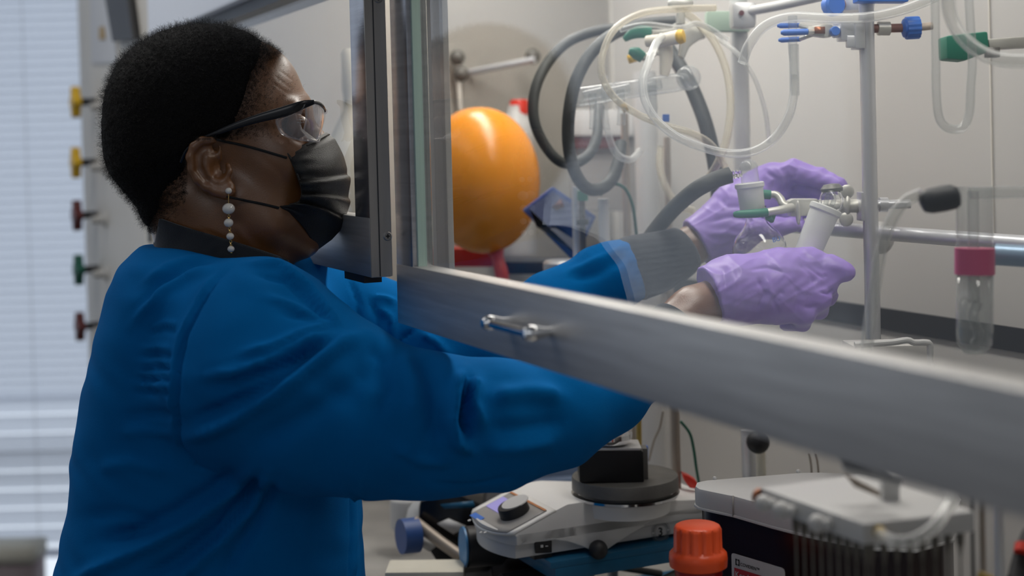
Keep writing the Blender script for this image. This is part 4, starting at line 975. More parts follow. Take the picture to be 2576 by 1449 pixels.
one('rod_base', MB().lathe(V(1420, 700, 2.0), ZZ, [(.030, 0), (.030, .022), (.026, .026), (.001, .026)], 28), 'alu', 'round pale grey base under the grey rod', 'base')
# horizontal lattice bar on the back
def on_n(px, py, n): return on_plane(px, py, n)
lb = empty('lattice_bar', on_n(2200, 585, .60), 'grey horizontal lattice bar crossing behind the main rod', 'rod')
a_ = on_n(1960, 562, .60); b_ = on_n(2410, 606, .60); dd = (b_ - a_); dd.z = 0
a2 = Vector((a_.x, a_.y, (a_.z + b_.z) / 2)); MB().tube([a2 - dd * .1, a2 + dd * 1.7], .0088, 16).build('bar', 'rod', lb)
MB().ball(V(2215, 598, 1.76), .017, 16, (1, 1, 1.2)).build('cross_clamp', 'alu', lb)
# blue three finger clamp
z3 = 1.68
c3 = empty('three_finger_clamp', V(2100, 85, z3), 'silver clamp with three blue rubber fingers near the top of the main rod', 'clamp')
for (x0, y0, x1, y1, zz, r) in [(1955, 65, 2012, 64, z3 + .012, 6.5), (1964, 82, 2032, 80, z3 - .008, 8), (1958, 101, 2014, 98, z3 + .010, 6.5)]:
    MB().tube([V(x0, y0, zz), V(x0 + 8, y0, zz), V(x1, y1, zz)], [r * .5 / FPX * z3, r / FPX * z3, r / FPX * z3], 14).build('finger', 'blue', c3)
MB().tube([V(2010, 64, z3 + .012), V(2035, 70, z3), V(2060, 74, z3)], .003, 8).tube([V(2012, 98, z3 + .01), V(2028, 92, z3), V(2050, 84, z3)], .003, 8).tube([V(2030, 80, z3 - .008), V(2060, 80, z3)], .004, 8).build('finger_arm', 'clampmetal', c3)
MB().prism([V(x, y, z3 - .006) for x, y in [(2032, 68), (2080, 58), (2095, 62), (2095, 92), (2075, 94), (2034, 88)]], FW * .014).build('clamp_head', 'clampmetal', c3, bevel=.002)
MB().box(V(2062, 76, z3 - .007), RT * .006, FW * .002, UP * .004).build('copper_spring', 'copper', c3)
MB().lathe(V(2097, 80, z3 - .004), -FW, [(.0055, 0), (.0060, .008), (.005, .012), (.001, .012)], 16).build('adjust_knob', 'blue', c3)
MB().tube([V(2095, 78, z3), V(2145, 76, z3)], .0085, 14).build('barrel', 'rod', c3)
MB().box(V(2133, 80, z3), RT * .011, FW * .012, UP * .011).box(V(2158, 90, z3 - .004), RT * .006, FW * .012, UP * .016).box(V(2150, 105, z3 - .010), RT * .010, FW * .004, UP * .007).build('boss_head', 'rod', c3, bevel=.0015)
sr = empty('screw_rod', V(2260, 72, z3), 'rusty screw rod with a blue knurled knob right of the main rod', 'rod')
MB().tube([V(2188, 72, z3), V(2280, 70, z3)], .0052, 14).build('threaded_rod', 'rust', sr)
MB().tube([V(2300, 70, z3), V(2345, 65, z3)], .0046, 14).build('rod_end', mat('rusty_end', (.45, .38, .32), .6, metal=.4, bump=.5, var=.4, scale=120), sr)
MB().tube([V(2208, 72, z3), V(2238, 72, z3)], .0082, 14).build('sleeve', 'clampmetal', sr)
kb = MB(); c = V(2278, 71, z3); ax = (V(2312, 69, z3) - c); pts = []
e1 = ax.normalized().cross(UP).normalized(); e2 = ax.normalized().cross(e1)
for k in range(64):
    a = 2 * math.pi * k / 64; rr = 29 / FPX * z3 * (1 - .07 * (1 + math.cos(a * 14)) / 2); pts.append(c + (e1 * math.cos(a) + e2 * math.sin(a)) * rr)
kb.prism(pts, ax); kb.build('knurled_knob', 'blue', sr, bevel=.0008)
MB().lathe(c + ax * .1, -ax, [(.011, 0), (.011, .004), (.006, .006), (.001, .006)], 18).build('knob_hub', 'blue', sr)
kt = empty('blue_knob_clamp', V(2110, 10, 1.70), 'blue wheel knob and grey housing cut by the top edge', 'clamp')
MB().lathe(V(2088, 14, 1.69), (-FW + RT * .35), [(.0125, 0), (.0135, .003), (.0135, .012), (.011, .015), (.001, .015)], 16).build('wheel_knob', 'blue', kt)
MB().tube([V(2095, 12, 1.69), V(2125, 10, 1.70)], .007, 12).build('shaft', 'rust', kt)
MB().lathe(V(2150, 30, 1.71), UP, [(.022, 0), (.024, .01), (.018, .026), (.002, .034)], 20).build('housing', 'rod', kt)
one('blue_clamp_top', MB().box(V(2215, -6, 1.66), RT * .030, FW * .012, UP * .006), 'blue', 'flat blue clamp edge at the top centre right, over the main rod', 'clamp', bevel=.002)
db = empty('cross_bar', V(1960, 20, 1.84), 'white slanting cross bar with grey boss head at the top', 'rod')
MB().tube([V(1885, 28, 1.86), V(1960, 14, 1.82), V(2120, -22, 1.74)], 12.5 / FPX * 1.82, 16).build('bar', 'whiteplastic', db)
MB().box(V(1868, 40, 1.87), RT * .016, FW * .016, UP * .017).build('boss_head', 'alu', db, bevel=.006); MB().lathe(V(1865, 33, 1.853), -FW, [(.0035, 0), (.0035, .003), (.001, .003)], 14).build('screw', 'maroon', db)
MB().box(V(1830, 55, 1.93), RT * .030, FW * .01, UP * .014).build('pale_green_clamp', mat('pale_green', (.36, .47, .38), .5), db, bevel=.004)
# sample tube held by the blue fingers
stb = empty('glass_tube', V(1996, 190, 1.69), 'small clear glass tube gripped by the blue fingers', 'glassware')
MB().tube([V(1994, 40, 1.69), V(1994, 118, 1.69), V(1995, 140, 1.69), V(1999, 200, 1.69)], [.0055, .0055, .0050, .0048], 16).build('tube', 'glass', stb)
MB().tube([V(1997, 112, 1.69), V(1999, 240, 1.69)], .0058, 14).build('tube_sleeve', 'tubing', stb)

def wall_(o, t=.0013):
    md = o.modifiers.new('wall', 'SOLIDIFY'); md.thickness = t; md.offset = -1; return o
def openlathe(o, axis, prof, seg=36):
    m_ = MB().lathe(o, axis, prof, seg); m_.f = [f for f in m_.f if len(f) == 4]; return m_
# ---- flask, adapter and clamps in the hands
zf = 1.70
px2m = lambda p, z=zf: p / FPX * z
fl = empty('round_bottom_flask', V(1912, 690, zf), 'small round bottom glass flask held in the green jaws between the hands', 'flask')
prof = []
for k in range(22):
    a = math.pi * (k / 21) * .80; prof.append((px2m(69) * math.sin(a) if k else .0002, -px2m(69) * math.cos(a)))
prof += [(px2m(30), px2m(69)), (px2m(26), px2m(82)), (px2m(27), px2m(100)), (px2m(30), px2m(112))]
axf = (UP + RT * -.12).normalized()
wall_(openlathe(V(1911, 632, zf), axf, prof, 40).build('bulb', 'rglass', fl))
MB().lathe(V(1894, 536, zf), axf, [(px2m(27), 0), (px2m(31), px2m(6)), (px2m(33), px2m(62)), (px2m(37), px2m(66)), (px2m(37), px2m(75)), (px2m(34), px2m(77)), (px2m(24), px2m(77))], 32).build('ground_joint', 'frost', fl)
text_mesh('volume_mark', 'BU', V(1944, 610, zf - .028), RT + UP * .25 + FW * .2, UP - RT * .25, .008, 'blue', fl)
ad = empty('hose_adapter', V(1885, 462, zf), 'clear domed glass adapter with ribbed hose barb on top of the flask', 'glassware')
pr = [(px2m(23), 0), (px2m(22), px2m(36))] + [(px2m(24) * math.cos(a), px2m(38) + px2m(24) * math.sin(a)) for a in np.linspace(.1, 1.55, 9)]
MB().lathe(V(1888, 462, zf), axf, pr, 32).build('dome', 'glass', ad)
bb = [(px2m(8), 0), (px2m(8), px2m(6)), (px2m(12), px2m(9)), (px2m(8), px2m(14)), (px2m(12), px2m(18)), (px2m(8), px2m(23)), (px2m(12), px2m(27)), (px2m(8), px2m(34))]
MB().lathe(V(1866, 436, zf), V(1830, 442, zf) - V(1866, 436, zf), bb, 18).build('hose_barb', 'rglass', ad)
cl = empty('green_jaw_clamp', V(2000, 540, zf + .01), 'metal clamp with green rubber jaws gripping the flask neck', 'clamp')
MB().tube([V(1846, 540, zf - .021), V(1860, 539, zf - .023), V(1900, 537, zf - .024), V(1930, 534, zf - .022)], [.0028, .0046, .0052, .0052], 14, 4).build('rubber_jaw', 'green', cl)
MB().tube([V(1918, 489, zf + .014), V(1938, 490, zf + .014)], .0058, 14).build('rubber_jaw', 'green', cl)
MB().tube([V(1928, 534, zf - .022), V(1970, 527, zf - .018), V(1992, 522, zf - .010)], [.0048, .0050, .0055], 12, 3).build('jaw_arm', 'clampmetal', cl)
MB().tube([V(1936, 490, zf + .014), V(1952, 490, zf + .012), V(1964, 502, zf + .008), (V(1972, 516, zf + .002)), V(1990, 520, zf)], [.0042, .0046, .0050, .005, .005], 12, 4).build('jaw_arm', 'clampmetal', cl)
MB().tube([V(1932, 546, zf - .02), V(1940, 553, zf - .015), V(1944, 540, zf - .01)], .004, 10).build('jaw_screw', 'green', cl)
MB().prism([V(x, y, zf - .012) for x, y in [(1984, 506), (1998, 500), (2058, 500), (2062, 542), (1990, 545)]], FW * .022).build('clamp_body', 'clampmetal', cl, bevel=.002)
MB().ball(V(2008, 535, zf - .020), .0145, 20, (.22, .22, 1)).build('wing_nut', 'clampmetal', cl)
MB().tube([V(2058, 520, zf), V(2162, 518, zf)], 17 / FPX * zf, 18).build('clamp_shaft', 'clampmetal', cl)
MB().box(V(2168, 519, zf - .01), RT * .0035, FW * .012, UP * .017).build('boss_plate', 'rod', cl, bevel=.001)
for (x, y) in [(2131, 482), (2129, 552)]:
    MB().ball(V(x, y, zf - .012), .0085, 18, (1, .3, 1.0)).build('wing_screw', 'clampmetal', cl)
MB().tube([V(2131, 490, zf - .01), V(2130, 545, zf - .01)], .004, 10).build('screw_shaft', 'clampmetal', cl)
MB().tube([V(2200, 515, zf - .008), V(2290, 513, zf - .01)], .0055, 14).tube([V(2212, 515, zf - .008), V(2232, 515, zf - .008)], .0088, 14).build('boss_rod', 'rod', cl)
j2 = empty('stoppered_joint', V(2040, 620, 1.66), 'frosted glass joint with bubble elbow held tilted in the near glove', 'glassware')
ax2 = (V(2073, 528, 1.66) - V(2030, 632, 1.66)).normalized(); base2 = V(2030, 640, 1.665)
q = lambda p: p / FPX * 1.66
MB().lathe(base2, ax2, [(q(33), 0), (q(34), q(20)), (q(37), q(112)), (q(41), q(117)), (q(41), q(128)), (q(37), q(131)), (q(24), q(131))], 32).build('ground_joint', 'frost', j2)
wall_(MB().ball(V(2091, 505, 1.662), q(31), 28, (1, 1, 1.15)).build('bubble', 'rglass', j2), .0012)
MB().tube([V(2076, 520, 1.66), V(2082, 495, 1.655), V(2092, 484, 1.652), V(2098, 500, 1.652), V(2093, 516, 1.655)], .0028, 10, 5).build('inner_tube', 'glass', j2)
MB().lathe(V(2093, 482, 1.664), UP - RT * .1, [(.0005, -.0005), (.0125, .000), (.0130, .004), (.009, .0085), (.001, .0095)], 20).build('dark_cap', mat('grey_cap', (.16, .155, .14), .45, metal=.3), j2)

# ---- right foreground glassware (behind the sash)
zr = 1.30
rc = empty('glass_column', V(2452, 890, zr), 'clear glass column with a pink collar at the right', 'glassware')
g = lambda p: p / FPX * zr
MB().tube([V(2452, 470, zr), V(2452, 620, zr)], g(45), 24, cap=False).build('upper_tube', 'glass', rc)
wall_(openlathe(V(2452, 893, zr), UP, [(.0004, 0), (g(25), g(4)), (g(42), g(26)), (g(45), g(50)), (g(45), g(205))], 32).build('lower_tube', 'glass', rc), .0016)
MB().tube([V(2452, 624, zr), V(2452, 690, zr)], g(49), 28).build('pink_collar', 'pink', rc)
MB().tube([V(2448, 480, zr), V(2450, 760, zr)], g(14), 16).build('inner_tube', 'glass', rc)
MB().tube([V(2440, 486, zr), V(2500, 484, zr), V(2620, 482, zr)], g(15), 16).build('side_arm', 'glass', rc)
MB().tube([V(2460, 760, zr), V(2448, 800, zr), V(2462, 840, zr), V(2450, 870, zr)], g(12), 12, 5).build('frit', 'glass', rc)
one('support_rod', MB().tube([V(2504, 640, 1.36), V(2640, 648, 1.34)], .0105, 16), mat('blue_steel', (.30, .42, .56), .35, metal=.4), 'blue grey level rod right of the pink collar', 'rod')
rbb = empty('rubber_bulb', V(2364, 540, 1.22), 'blurred black rubber bulb on the end of clear tubing at right', 'rubber bulb')
MB().tube([V(2316, 512, 1.22), V(2322, 510, 1.22), V(2340, 506, 1.22), V(2372, 500, 1.22), V(2398, 495, 1.22), V(2408, 492, 1.22), V(2414, 491, 1.22)], [.004, .0085, .0108, .0112, .0108, .0085, .003], 20, 4).build('bulb', 'blackrubber', rbb)
T_('glass_u_tube', [(2352, -40, 1.38), (2354, 120, 1.38), (2358, 270, 1.38), (2378, 318, 1.38), (2420, 322, 1.38), (2438, 285, 1.38), (2442, 220, 1.38), (2446, 150, 1.38), (2440, 40, 1.38), (2436, -40, 1.38)], 11 / FPX * 1.38, 'glass', 'faint bent glass tube hanging below the upper right clamp', 'glassware')
tc_ = empty('green_block_clamp', V(2440, 150, 1.45), 'grey clamp with a teal rubber block in the upper right', 'clamp')
MB().prism([V(x, y, 1.45) for x, y in [(2380, 90), (2486, 78), (2490, 130), (2430, 152), (2382, 148)]], FW * .03).build('rubber_block', 'green', tc_, bevel=.003)
MB().prism([V(x, y, 1.455) for x, y in [(2486, 98), (2600, 90), (2600, 118), (2490, 124)]], FW * .02).build('clamp_arm', 'clampmetal', tc_, bevel=.002)
MB().box(V(2496, 132, 1.45), RT * .006, FW * .006, UP * .005).build('screw', 'plategrey', tc_)
wt = empty('plastic_tray', V(2250, 900, 1.52), 'low white plastic tray edge near the back ledge', 'tray')
MB().tube([V(2150, 868, 1.52), V(2240, 862, 1.52), V(2282, 856, 1.52), V(2300, 862, 1.52), V(2332, 862, 1.52), V(2340, 875, 1.52), V(2338, 960, 1.52)], .0035, 10, 3).build('rim', 'whiteplastic', wt)
MB().prism([V(x, y, 1.53) for x, y in [(2150, 872), (2335, 868), (2338, 960), (2150, 960)]], FW * .06).build('tray_body', 'hoodwall', wt, bevel=.002)

# ================================================================== under the sash
def on_u(px, py, u):
    r = ray(px, py); q = hood(u, 0, 0); t = (q - CAM).dot(HU) / r.dot(HU); return CAM + r * t
def up_(u, n, h): return hood(u, n, h)
A0 = V(1292, 1342, 1.72); ua, na, ha = hcoord(A0)
W = .128
hp = empty('stirring_hotplate', hood(ua - W / 2, na + .15, ha - .045), 'white magnetic stirring hotplate with slanted control panel and number 3 badge', 'hotplate')
shell = [(1292, 1342), (1350, 1309), (1400, 1282), (1428, 1268), (1470, 1262), (1600, 1264), (1760, 1256), (1830, 1262), (1842, 1290), (1760, 1296), (1700, 1300), (1640, 1315), (1585, 1345), (1545, 1372), (1522, 1388), (1490, 1386), (1462, 1374), (1430, 1363), (1395, 1359), (1350, 1362), (1312, 1372)]
MB().prism([on_u(x, y, ua) for x, y in shell], HU * -W).build('upper_shell', 'hotplatewhite', hp, bevel=.0025)
def plan(n0_bulge, inset, h0, h1, name, m, npts=15, tt=(0, 1)):
    pts = []
    for k in range(npts):
        t = tt[0] + (tt[1] - tt[0]) * k / (npts - 1); b = .55 * n0_bulge * math.sin(math.pi * t) ** .75
        pts.append(hood(ua - inset - t * (W - 2 * inset), na - b + .004, h0))
    pts += [hood(ua - W + inset, na + .30, h0), hood(ua - inset, na + .30, h0)]
    return MB().prism(pts, ZZ * (h1 - h0)).build(name, m, hp, bevel=.002)
hb = on_u(1310, 1408, ua).z
plan(.030, .005, hb, ha - .012, 'lower_body', 'whiteplastic'); plan(.034, .0, ha - .016, ha - .001, 'front_lip', 'whiteplastic')
s1 = on_u(1400, 1282, ua); slope = (s1.z - ha) / (hcoord(s1)[1] - na); slen = hcoord(s1)[1] - na
def panel(t, s, lift=0.0): return hood(ua - t * W, na + s, ha + slope * s + lift)
sl = MB().grid([[panel(t, -.018 * math.sin(math.pi * t) ** .75 * (1 - k / 6) + slen * .98 * k / 6, .0006) for t in np.linspace(0.0, 1.0, 25)] for k in range(7)])
o = sl.build('panel_frame', 'hotplatewhite', hp); md = o.modifiers.new('t', 'SOLIDIFY'); md.thickness = .003
pf = MB().grid([[panel(t, -.0165 * math.sin(math.pi * t) ** .75 * (1 - k / 6) + slen * .84 * k / 6, .0018) for t in np.linspace(0.07, .90, 25)] for k in range(7)]).build('control_panel', 'panelgrey', hp)
md = pf.modifiers.new('t', 'SOLIDIFY'); md.thickness = .001
MB().grid([[panel(t, s, .0026) for t in (.56, .88)] for s in (slen * .20, slen * .62)]).build('display', 'screen', pf, smooth=False)
MB().grid([[panel(t, s, .0026) for t in (.07, .90)] for s in (slen * .79, slen * .84)]).build('orange_stripe', mat('stripe_orange', (.48, .19, .07), .5), pf, smooth=False)
MB().grid([[panel(t, s, .0026) for t in (.62, .86)] for s in (-.012, -.004)]).build('blue_mark', 'blue', pf, smooth=False)
pn = (ZZ - NI * slope).normalized()
kn = MB().lathe(panel(.38, slen * .42, .001), pn, [(.0195, 0), (.0190, .012), (.0182, .0135), (.001, .0136)], 36).build('control_knob', 'black', hp)
MB().lathe(panel(.38, slen * .42, .0148), pn, [(.0178, 0), (.0172, .0012), (.001, .0013)], 36).build('knob_cap', 'whiteplastic', kn)
for (t, s) in [(.75, -.018), (.35, -.024), (.30, -.021)]: MB().lathe(panel(t, s, .002), pn, [(.002, 0), (.002, .001), (.0005, .001)], 10).build('indicator', 'whiteplastic', pf)
swp = [on_u(x, y, ua - .003) for x, y in [(1343, 1362), (1386, 1359), (1386, 1389), (1345, 1391)]]
so = MB().prism(swp, HU * .003).build('power_switch', 'black', hp, bevel=.0008)
MB().prism([on_u(x, y, ua) for x, y in [(1372, 1373), (1378, 1372.6), (1378, 1374.5), (1372, 1375)]], HU * .0008).prism([on_u(x, y, ua) for x, y in [(1360, 1371), (1366, 1370.6), (1366, 1377), (1360, 1377.4)]], HU * .0008).build('switch_mark', 'whiteplastic', so, smooth=False)
MB().ball(on_u(1505, 1383, ua + .012), 25 / FPX * 1.7, 24).build('clamp_knob', 'black', hp)
# badge on the recessed side
bc_ = on_u(1662, 1337, ua - .005 + .0006); sx = NI; sy = ZZ
ring = MB(); N = 40
ri, ro_ = .0085, .0136
vs = []; fs = []
bdg = bpy.data.objects.new('badge', None); COL.objects.link(bdg); bdg.parent = hp; bdg.location = bc_ - hp.location
for (r0, r1) in [(.0082, .0088), (.0132, .0137)]:
    n0 = len(ring.v)
    for k in range(N):
        a = 2 * math.pi * k / N; d_ = sx * math.cos(a) + sy * math.sin(a); ring.v += [tuple(bc_ + d_ * r0 + HU * .0003), tuple(bc_ + d_ * r1 + HU * .0003)]
    ring.f += [(n0 + 2 * k, n0 + 2 * k + 1, n0 + 2 * ((k + 1) % N) + 1, n0 + 2 * ((k + 1) % N)) for k in range(N)]
for k in range(34):                                # dashes standing for the tiny ring lettering
    if k in (0, 17): continue
    a0 = 2 * math.pi * k / 34; n0 = len(ring.v)
    for (aa, rr) in [(a0, .0098), (a0 + .11, .0098), (a0 + .11, .0121), (a0, .0121)]: ring.v.append(tuple(bc_ + (sx * math.cos(aa) + sy * math.sin(aa)) * rr + HU * .0003))
    ring.f.append((n0, n0 + 1, n0 + 2, n0 + 3))
ring.build('badge_ring', mat('badge_grey', (.16, .17, .18), .6), bdg, smooth=False)
text_mesh('badge_number', '3', bc_ - ZZ * .0052 - NI * .0042 + HU * .0005, NI, ZZ, .0150, 'ink', bdg)
# round heating plate
pc = V(1572, 1196, 1.80); hpl = pc.z; rr = .0675
MB().lathe(pc - ZZ * .012, ZZ, [(rr - .002, -.004), (rr, -.003), (rr, .011), (rr - .001, .0125), (.001, .0125)], 56).build('heating_plate', 'plategrey', hp)
MB().lathe(pc - ZZ * .024, ZZ, [(rr - .003, -.001), (rr + .001, .001), (rr + .001, .004), (rr - .006, .0045), (rr - .008, .007)], 56).build('chrome_ring', 'chrome', hp)
MB().lathe(pc - ZZ * .044, ZZ, [(rr - .012, 0), (rr - .010, .012), (rr - .010, .0185), (rr - .012, .0185)], 48).build('plate_neck', 'hotplatewhite', hp)
bl = empty('heating_block', V(1535, 1185, 1.78), 'black square heating block on the round hotplate', 'heating block')
c_ = pc + ZZ * .0006 + V(1535, 1180, 1.785) - V(1572, 1196, 1.80); c_.z = hpl + .0008
MB().box(c_ + ZZ * .020, RT * .040, Vector((FW.x, FW.y, 0)) * .026, ZZ * .0195).build('block', 'heatblock', bl, bevel=.002)
MB().box(c_ + ZZ * .0415, RT * .038, Vector((FW.x, FW.y, 0)) * .025, ZZ * .0018).build('steel_rim', 'alu', bl, bevel=.001)
MB().box(c_ + ZZ * .020 + RT * .043, RT * .0035, FW * .012, ZZ * .0195).build('side_plate', 'plategrey', bl, bevel=.001)
ff = empty('reaction_flask', c_ + ZZ * .044, 'shiny glass flask seated in the black heating block', 'flask')
wall_(MB().ball(c_ + ZZ * .068, .030, 28).build('bulb', 'rglass', ff)); MB().tube([c_ + ZZ * .092, c_ + ZZ * .16], .010, 18).build('neck', 'glass', ff)
MB().lathe(c_ + ZZ * .045, ZZ, [(.024, 0), (.029, .006), (.029, .012), (.020, .013)], 28).build('silver_collar', 'chrome', ff)
# lab jack under the hotplate
lj = empty('lab_jack', hood(ua - .08, na + .18, .88), 'blue painted lab jack platform carrying the hotplate', 'lab jack')
t0 = on_u(1385, 1402, ua + .012); t1 = hcoord(t0)
MB().hbox(ua - .16, ua + .012, t1[1], na + .34, hb - .014, hb - .0055).build('top_plate', 'bluepaint', lj, bevel=.001)
MB().hbox(ua - .16, ua + .012, t1[1] + .006, na + .34, hb - .030, hb - .014).build('plate_skirt', 'bluepaint', lj, bevel=.001)
MB().hbox(ua - .16, ua + .01, t1[1], na + .33, .881, .893).build('base_plate', 'bluepaint', lj, bevel=.001)
for s in (0.0, -.14):
    for (a, b) in [(.02, .24), (.24, .02)]:
        MB().tube([hood(ua + s, t1[1] + a, .897), hood(ua + s, t1[1] + b, hb - .032)], .005, 8).build('scissor_arm', 'plategrey', lj)
for (du) in (-.02, -.11): MB().hbox(ua + du - .012, ua + du + .012, na + .03, na + .055, hb - .0058, hb + .001).build('rubber_pad', 'black', lj, bevel=.001)
MB().tube([hood(ua - .07, t1[1] - .03, .94), hood(ua - .07, t1[1] + .05, .94)], .016, 16).build('crank_knob', 'black', lj)
# rods behind hotplate
pole('support_rod', 1700, 1110, 1.90, 22, 'rodwarm', .88, zat(1700, 980, 1.90), 'tarnished upright rod right behind the heating block, below the sash', 'rod')
T_('power_cable', [(1712, 1060, 1.92), (1735, 1090, 1.92), (1745, 1130, 1.92), (1752, 1180, 1.92), (1760, 1225, 1.93)], .0020, 'greendark', 'thin black cable hanging right of the heating block', 'cable')
T_('thin_wire', [(1668, 1035, 1.95), (1660, 1075, 1.95), (1645, 1110, 1.95), (1632, 1160, 1.95)], .0014, 'rodwarm', 'thin tan wire between flask and tarnished rod', 'wire')
T_('support_rod', [(1607, 1020, 1.93), (1608, 1120, 1.93)], .0035, 'brass', 'thin brassy upright rod beside the flask', 'rod')
one('blue_clip', MB().box(V(1622, 1146, 1.88), RT * .004, FW * .004, UP * .013), 'blue', 'small blue clip right of the black heating block', 'clip', bevel=.001)
kp = empty('ball_stand', V(1915, 1200, 1.92), 'pale stand pole topped by a round black knob under the sash', 'stand')
a_, b_ = vline(1914, 1150, 1.92, .88, zat(1914, 1060, 1.92)); MB().tube([a_, b_], .0065, 14).build('pole', 'cream', kp)
MB().ball(V(1907, 1112, 1.88), .0155, 20).build('knob', 'black', kp)
one('support_rod', MB().tube([V(1884, 1080, 1.95), V(1888, 1200, 1.95)], .011, 14), 'rod', 'grey upright rod left of the round black knob', 'rod')
for (x, l) in [(2035, 'tan lead wire under the sash, left of its twin'), (2052, 'tan lead wire under the sash, right of its twin')]:
    T_('thin_wire', [(x, 1140, 1.9), (x + 6, 1175, 1.9), (x + 8, 1230, 1.9)], .0013, 'rodwarm', l, 'wire')
rp = empty('red_clamp', V(1735, 1225, 1.88), 'red plastic piece behind the white hotplate and the sharps bin', 'clamp')
MB().prism([V(x, y, 1.88) for x, y in [(1716, 1192), (1732, 1198), (1752, 1210), (1760, 1232), (1735, 1228), (1722, 1210)]], FW * .02).build('red_body', 'red', rp, bevel=.002)

# ---- sharps container
def xz(px, py, rel=None, top=None):
    "world point at height top along that pixel's ray"
    r = ray(px, py); t = (top - CAM.z) / r.z; return CAM + r * t
HT = V(1845, 1248, 1.52).z
outl = [(1748, 1222), (1752, 1212), (1775, 1207), (1860, 1200), (2010, 1188), (2060, 1187), (2110, 1189), (2300, 1196), (2390, 1215), (2420, 1255), (2395, 1305), (2300, 1330), (2180, 1325), (2040, 1297), (1940, 1273), (1845, 1247), (1790, 1236), (1758, 1229)]
top = [xz(x, y, None, HT) for x, y in outl]
shc = empty('sharps_container', sum(top, Vector()) / len(top) - ZZ * (HT - .88), 'dark red see-through sharps bin with a white lid and printed label', 'bin')
cen = sum(top, Vector()) / len(top)
LH = .0225
MB().prism([p + (p - cen) * .0 for p in top], -ZZ * LH).build('lid', 'whiteplastic', shc, bevel=.0035)
MB().prism([p + (p - cen) * .012 - ZZ * (LH - .002) for p in top], -ZZ * .003).build('lid_flange', 'whiteplastic', shc, bevel=.001)
MB().prism([cen + (p - cen) * .94 - ZZ * LH for p in top], -ZZ * (HT - LH - .882)).build('bin_body', 'bindark', shc, bevel=.004)
e = top[15]; MB().box(e - ZZ * (LH * .5) + (e - cen).normalized() * .0006, (top[14] - top[15]).normalized() * .0004, (e - cen).normalized() * .0008, ZZ * LH * .5).build('lid_seam', 'panelgrey', shc)
for (x, y) in [(1798, 1206), (2008, 1188)]: MB().ball(xz(x, y, None, HT) + ZZ * .001, .0026, 10).build('lid_pip', 'whiteplastic', shc)
MB().box(xz(1980, 1290, None, HT - .05), RT * .004, FW * .002, UP * .010).build('red_piece', 'red', shc)
# label on the long front facet
e0 = cen + (top[15] - cen) * .94; e1_ = cen + (top[13] - cen) * .94; lx = (e1_ - e0); lx.z = 0; lx.normalize(); ln_ = lx.cross(ZZ)
if ln_.dot(CAM - e0) < 0: ln_ = -ln_
def on_face(px, py, off=.0):
    r = ray(px, py); q = e0 + ln_ * off; t = (q - CAM).dot(ln_) / r.dot(ln_); return CAM + r * t
L0 = on_face(1841, 1390, .0015); Lw = (on_face(1975, 1440, .0015) - L0).dot(lx)
def lp(a, b, off=0): return L0 + lx * a - ZZ * b + ln_ * off
lab = MB().prism([lp(.003, 0), lp(Lw - .004, 0), lp(Lw - .001, .001), lp(Lw, .004), lp(Lw, .075), lp(0, .075), lp(0, .003), lp(.0008, .0008)], ln_ * .0008).build('label_sheet', 'label', shc, smooth=False)
MB().prism([lp(.0045, .0150, .001), lp(Lw * .98, .0150, .001), lp(Lw * .98, .06, .001), lp(.0045, .06, .001)], ln_ * .0004).build('label_red_band', 'labelred', lab, smooth=False)
tx = .0062
lg = MB(); y0, y1 = .0050, .0118
def rect(a0, b0, a1, b1): lg.prism([lp(a0, b0, .001), lp(a1, b0, .001), lp(a1, b1, .001), lp(a0, b1, .001)], ln_ * .0003)
rect(tx, y0, tx + .0013, y1); rect(tx + .0013, y0, tx + .0024, y0 + .0016); rect(tx + .0013, y1 - .0016, tx + .0024, y1)
rect(tx + .0046, y0, tx + .0059, y1); rect(tx + .0035, y0, tx + .0046, y0 + .0016); rect(tx + .0035, y1 - .0016, tx + .0046, y1)
lg.build('logo_mark', 'ink', lab, smooth=False)
text_mesh('label_name', 'COVIDIEN™', lp(tx + .0072, .0110, .0012), lx, ZZ, .0050, 'ink', lab, .0001)
text_mesh('label_brand', 'Kendall™', lp(tx - .0005, .0245, .0016), lx, ZZ, .0094, 'label', lab, .0001)
# ---- reagent bottle with orange cap
cz = 1.44; cp = V(1757, 1440, cz); kq = lambda p: p / FPX * cz
bo = empty('reagent_bottle', Vector((cp.x, cp.y, cp.z - .15)), 'dark reagent bottle with a ribbed orange screw cap at the bottom edge', 'bottle')
capb = V(1757, 1426, cz); cm = MB(); prof = [(kq(66), 0), (kq(72), kq(4)), (kq(73.5), kq(22)), (kq(72), kq(36)), (kq(66), kq(42)), (kq(61), kq(48)), (kq(60), kq(96)), (kq(56), kq(104)), (kq(50), kq(107)), (kq(1), kq(107))]
seg = 96
vs = []
for (r, d_) in prof:
    for k in range(seg):
        a = 2 * math.pi * k / seg; rib = (1 - .05 * (1 if (k % 8) in (0, 1, 2) else 0)) if kq(44) < d_ < kq(100) else 1
        vs.append(capb + Vector((math.cos(a) * r * rib, math.sin(a) * r * rib, d_)))
fs = [(i * seg + k, i * seg + (k + 1) % seg, (i + 1) * seg + (k + 1) % seg, (i + 1) * seg + k) for i in range(len(prof) - 1) for k in range(seg)] + [tuple(range(seg - 1, -1, -1))]
cm.add(vs, fs); cm.build('screw_cap', 'orangecap', bo, angle=50)
MB().lathe(capb - ZZ * .010, ZZ, [(kq(56), 0), (kq(60), .003), (kq(60), .012)], 40).build('pour_ring', mat('dark_red_ring', (.30, .01, .012), .3), bo)
MB().lathe(capb - ZZ * .17, ZZ, [(.04, 0), (.043, .004), (.043, .115), (.038, .135), (kq(62), .150), (kq(52), .158), (kq(52), .165)], 40).build('bottle_body', 'amber', bo)
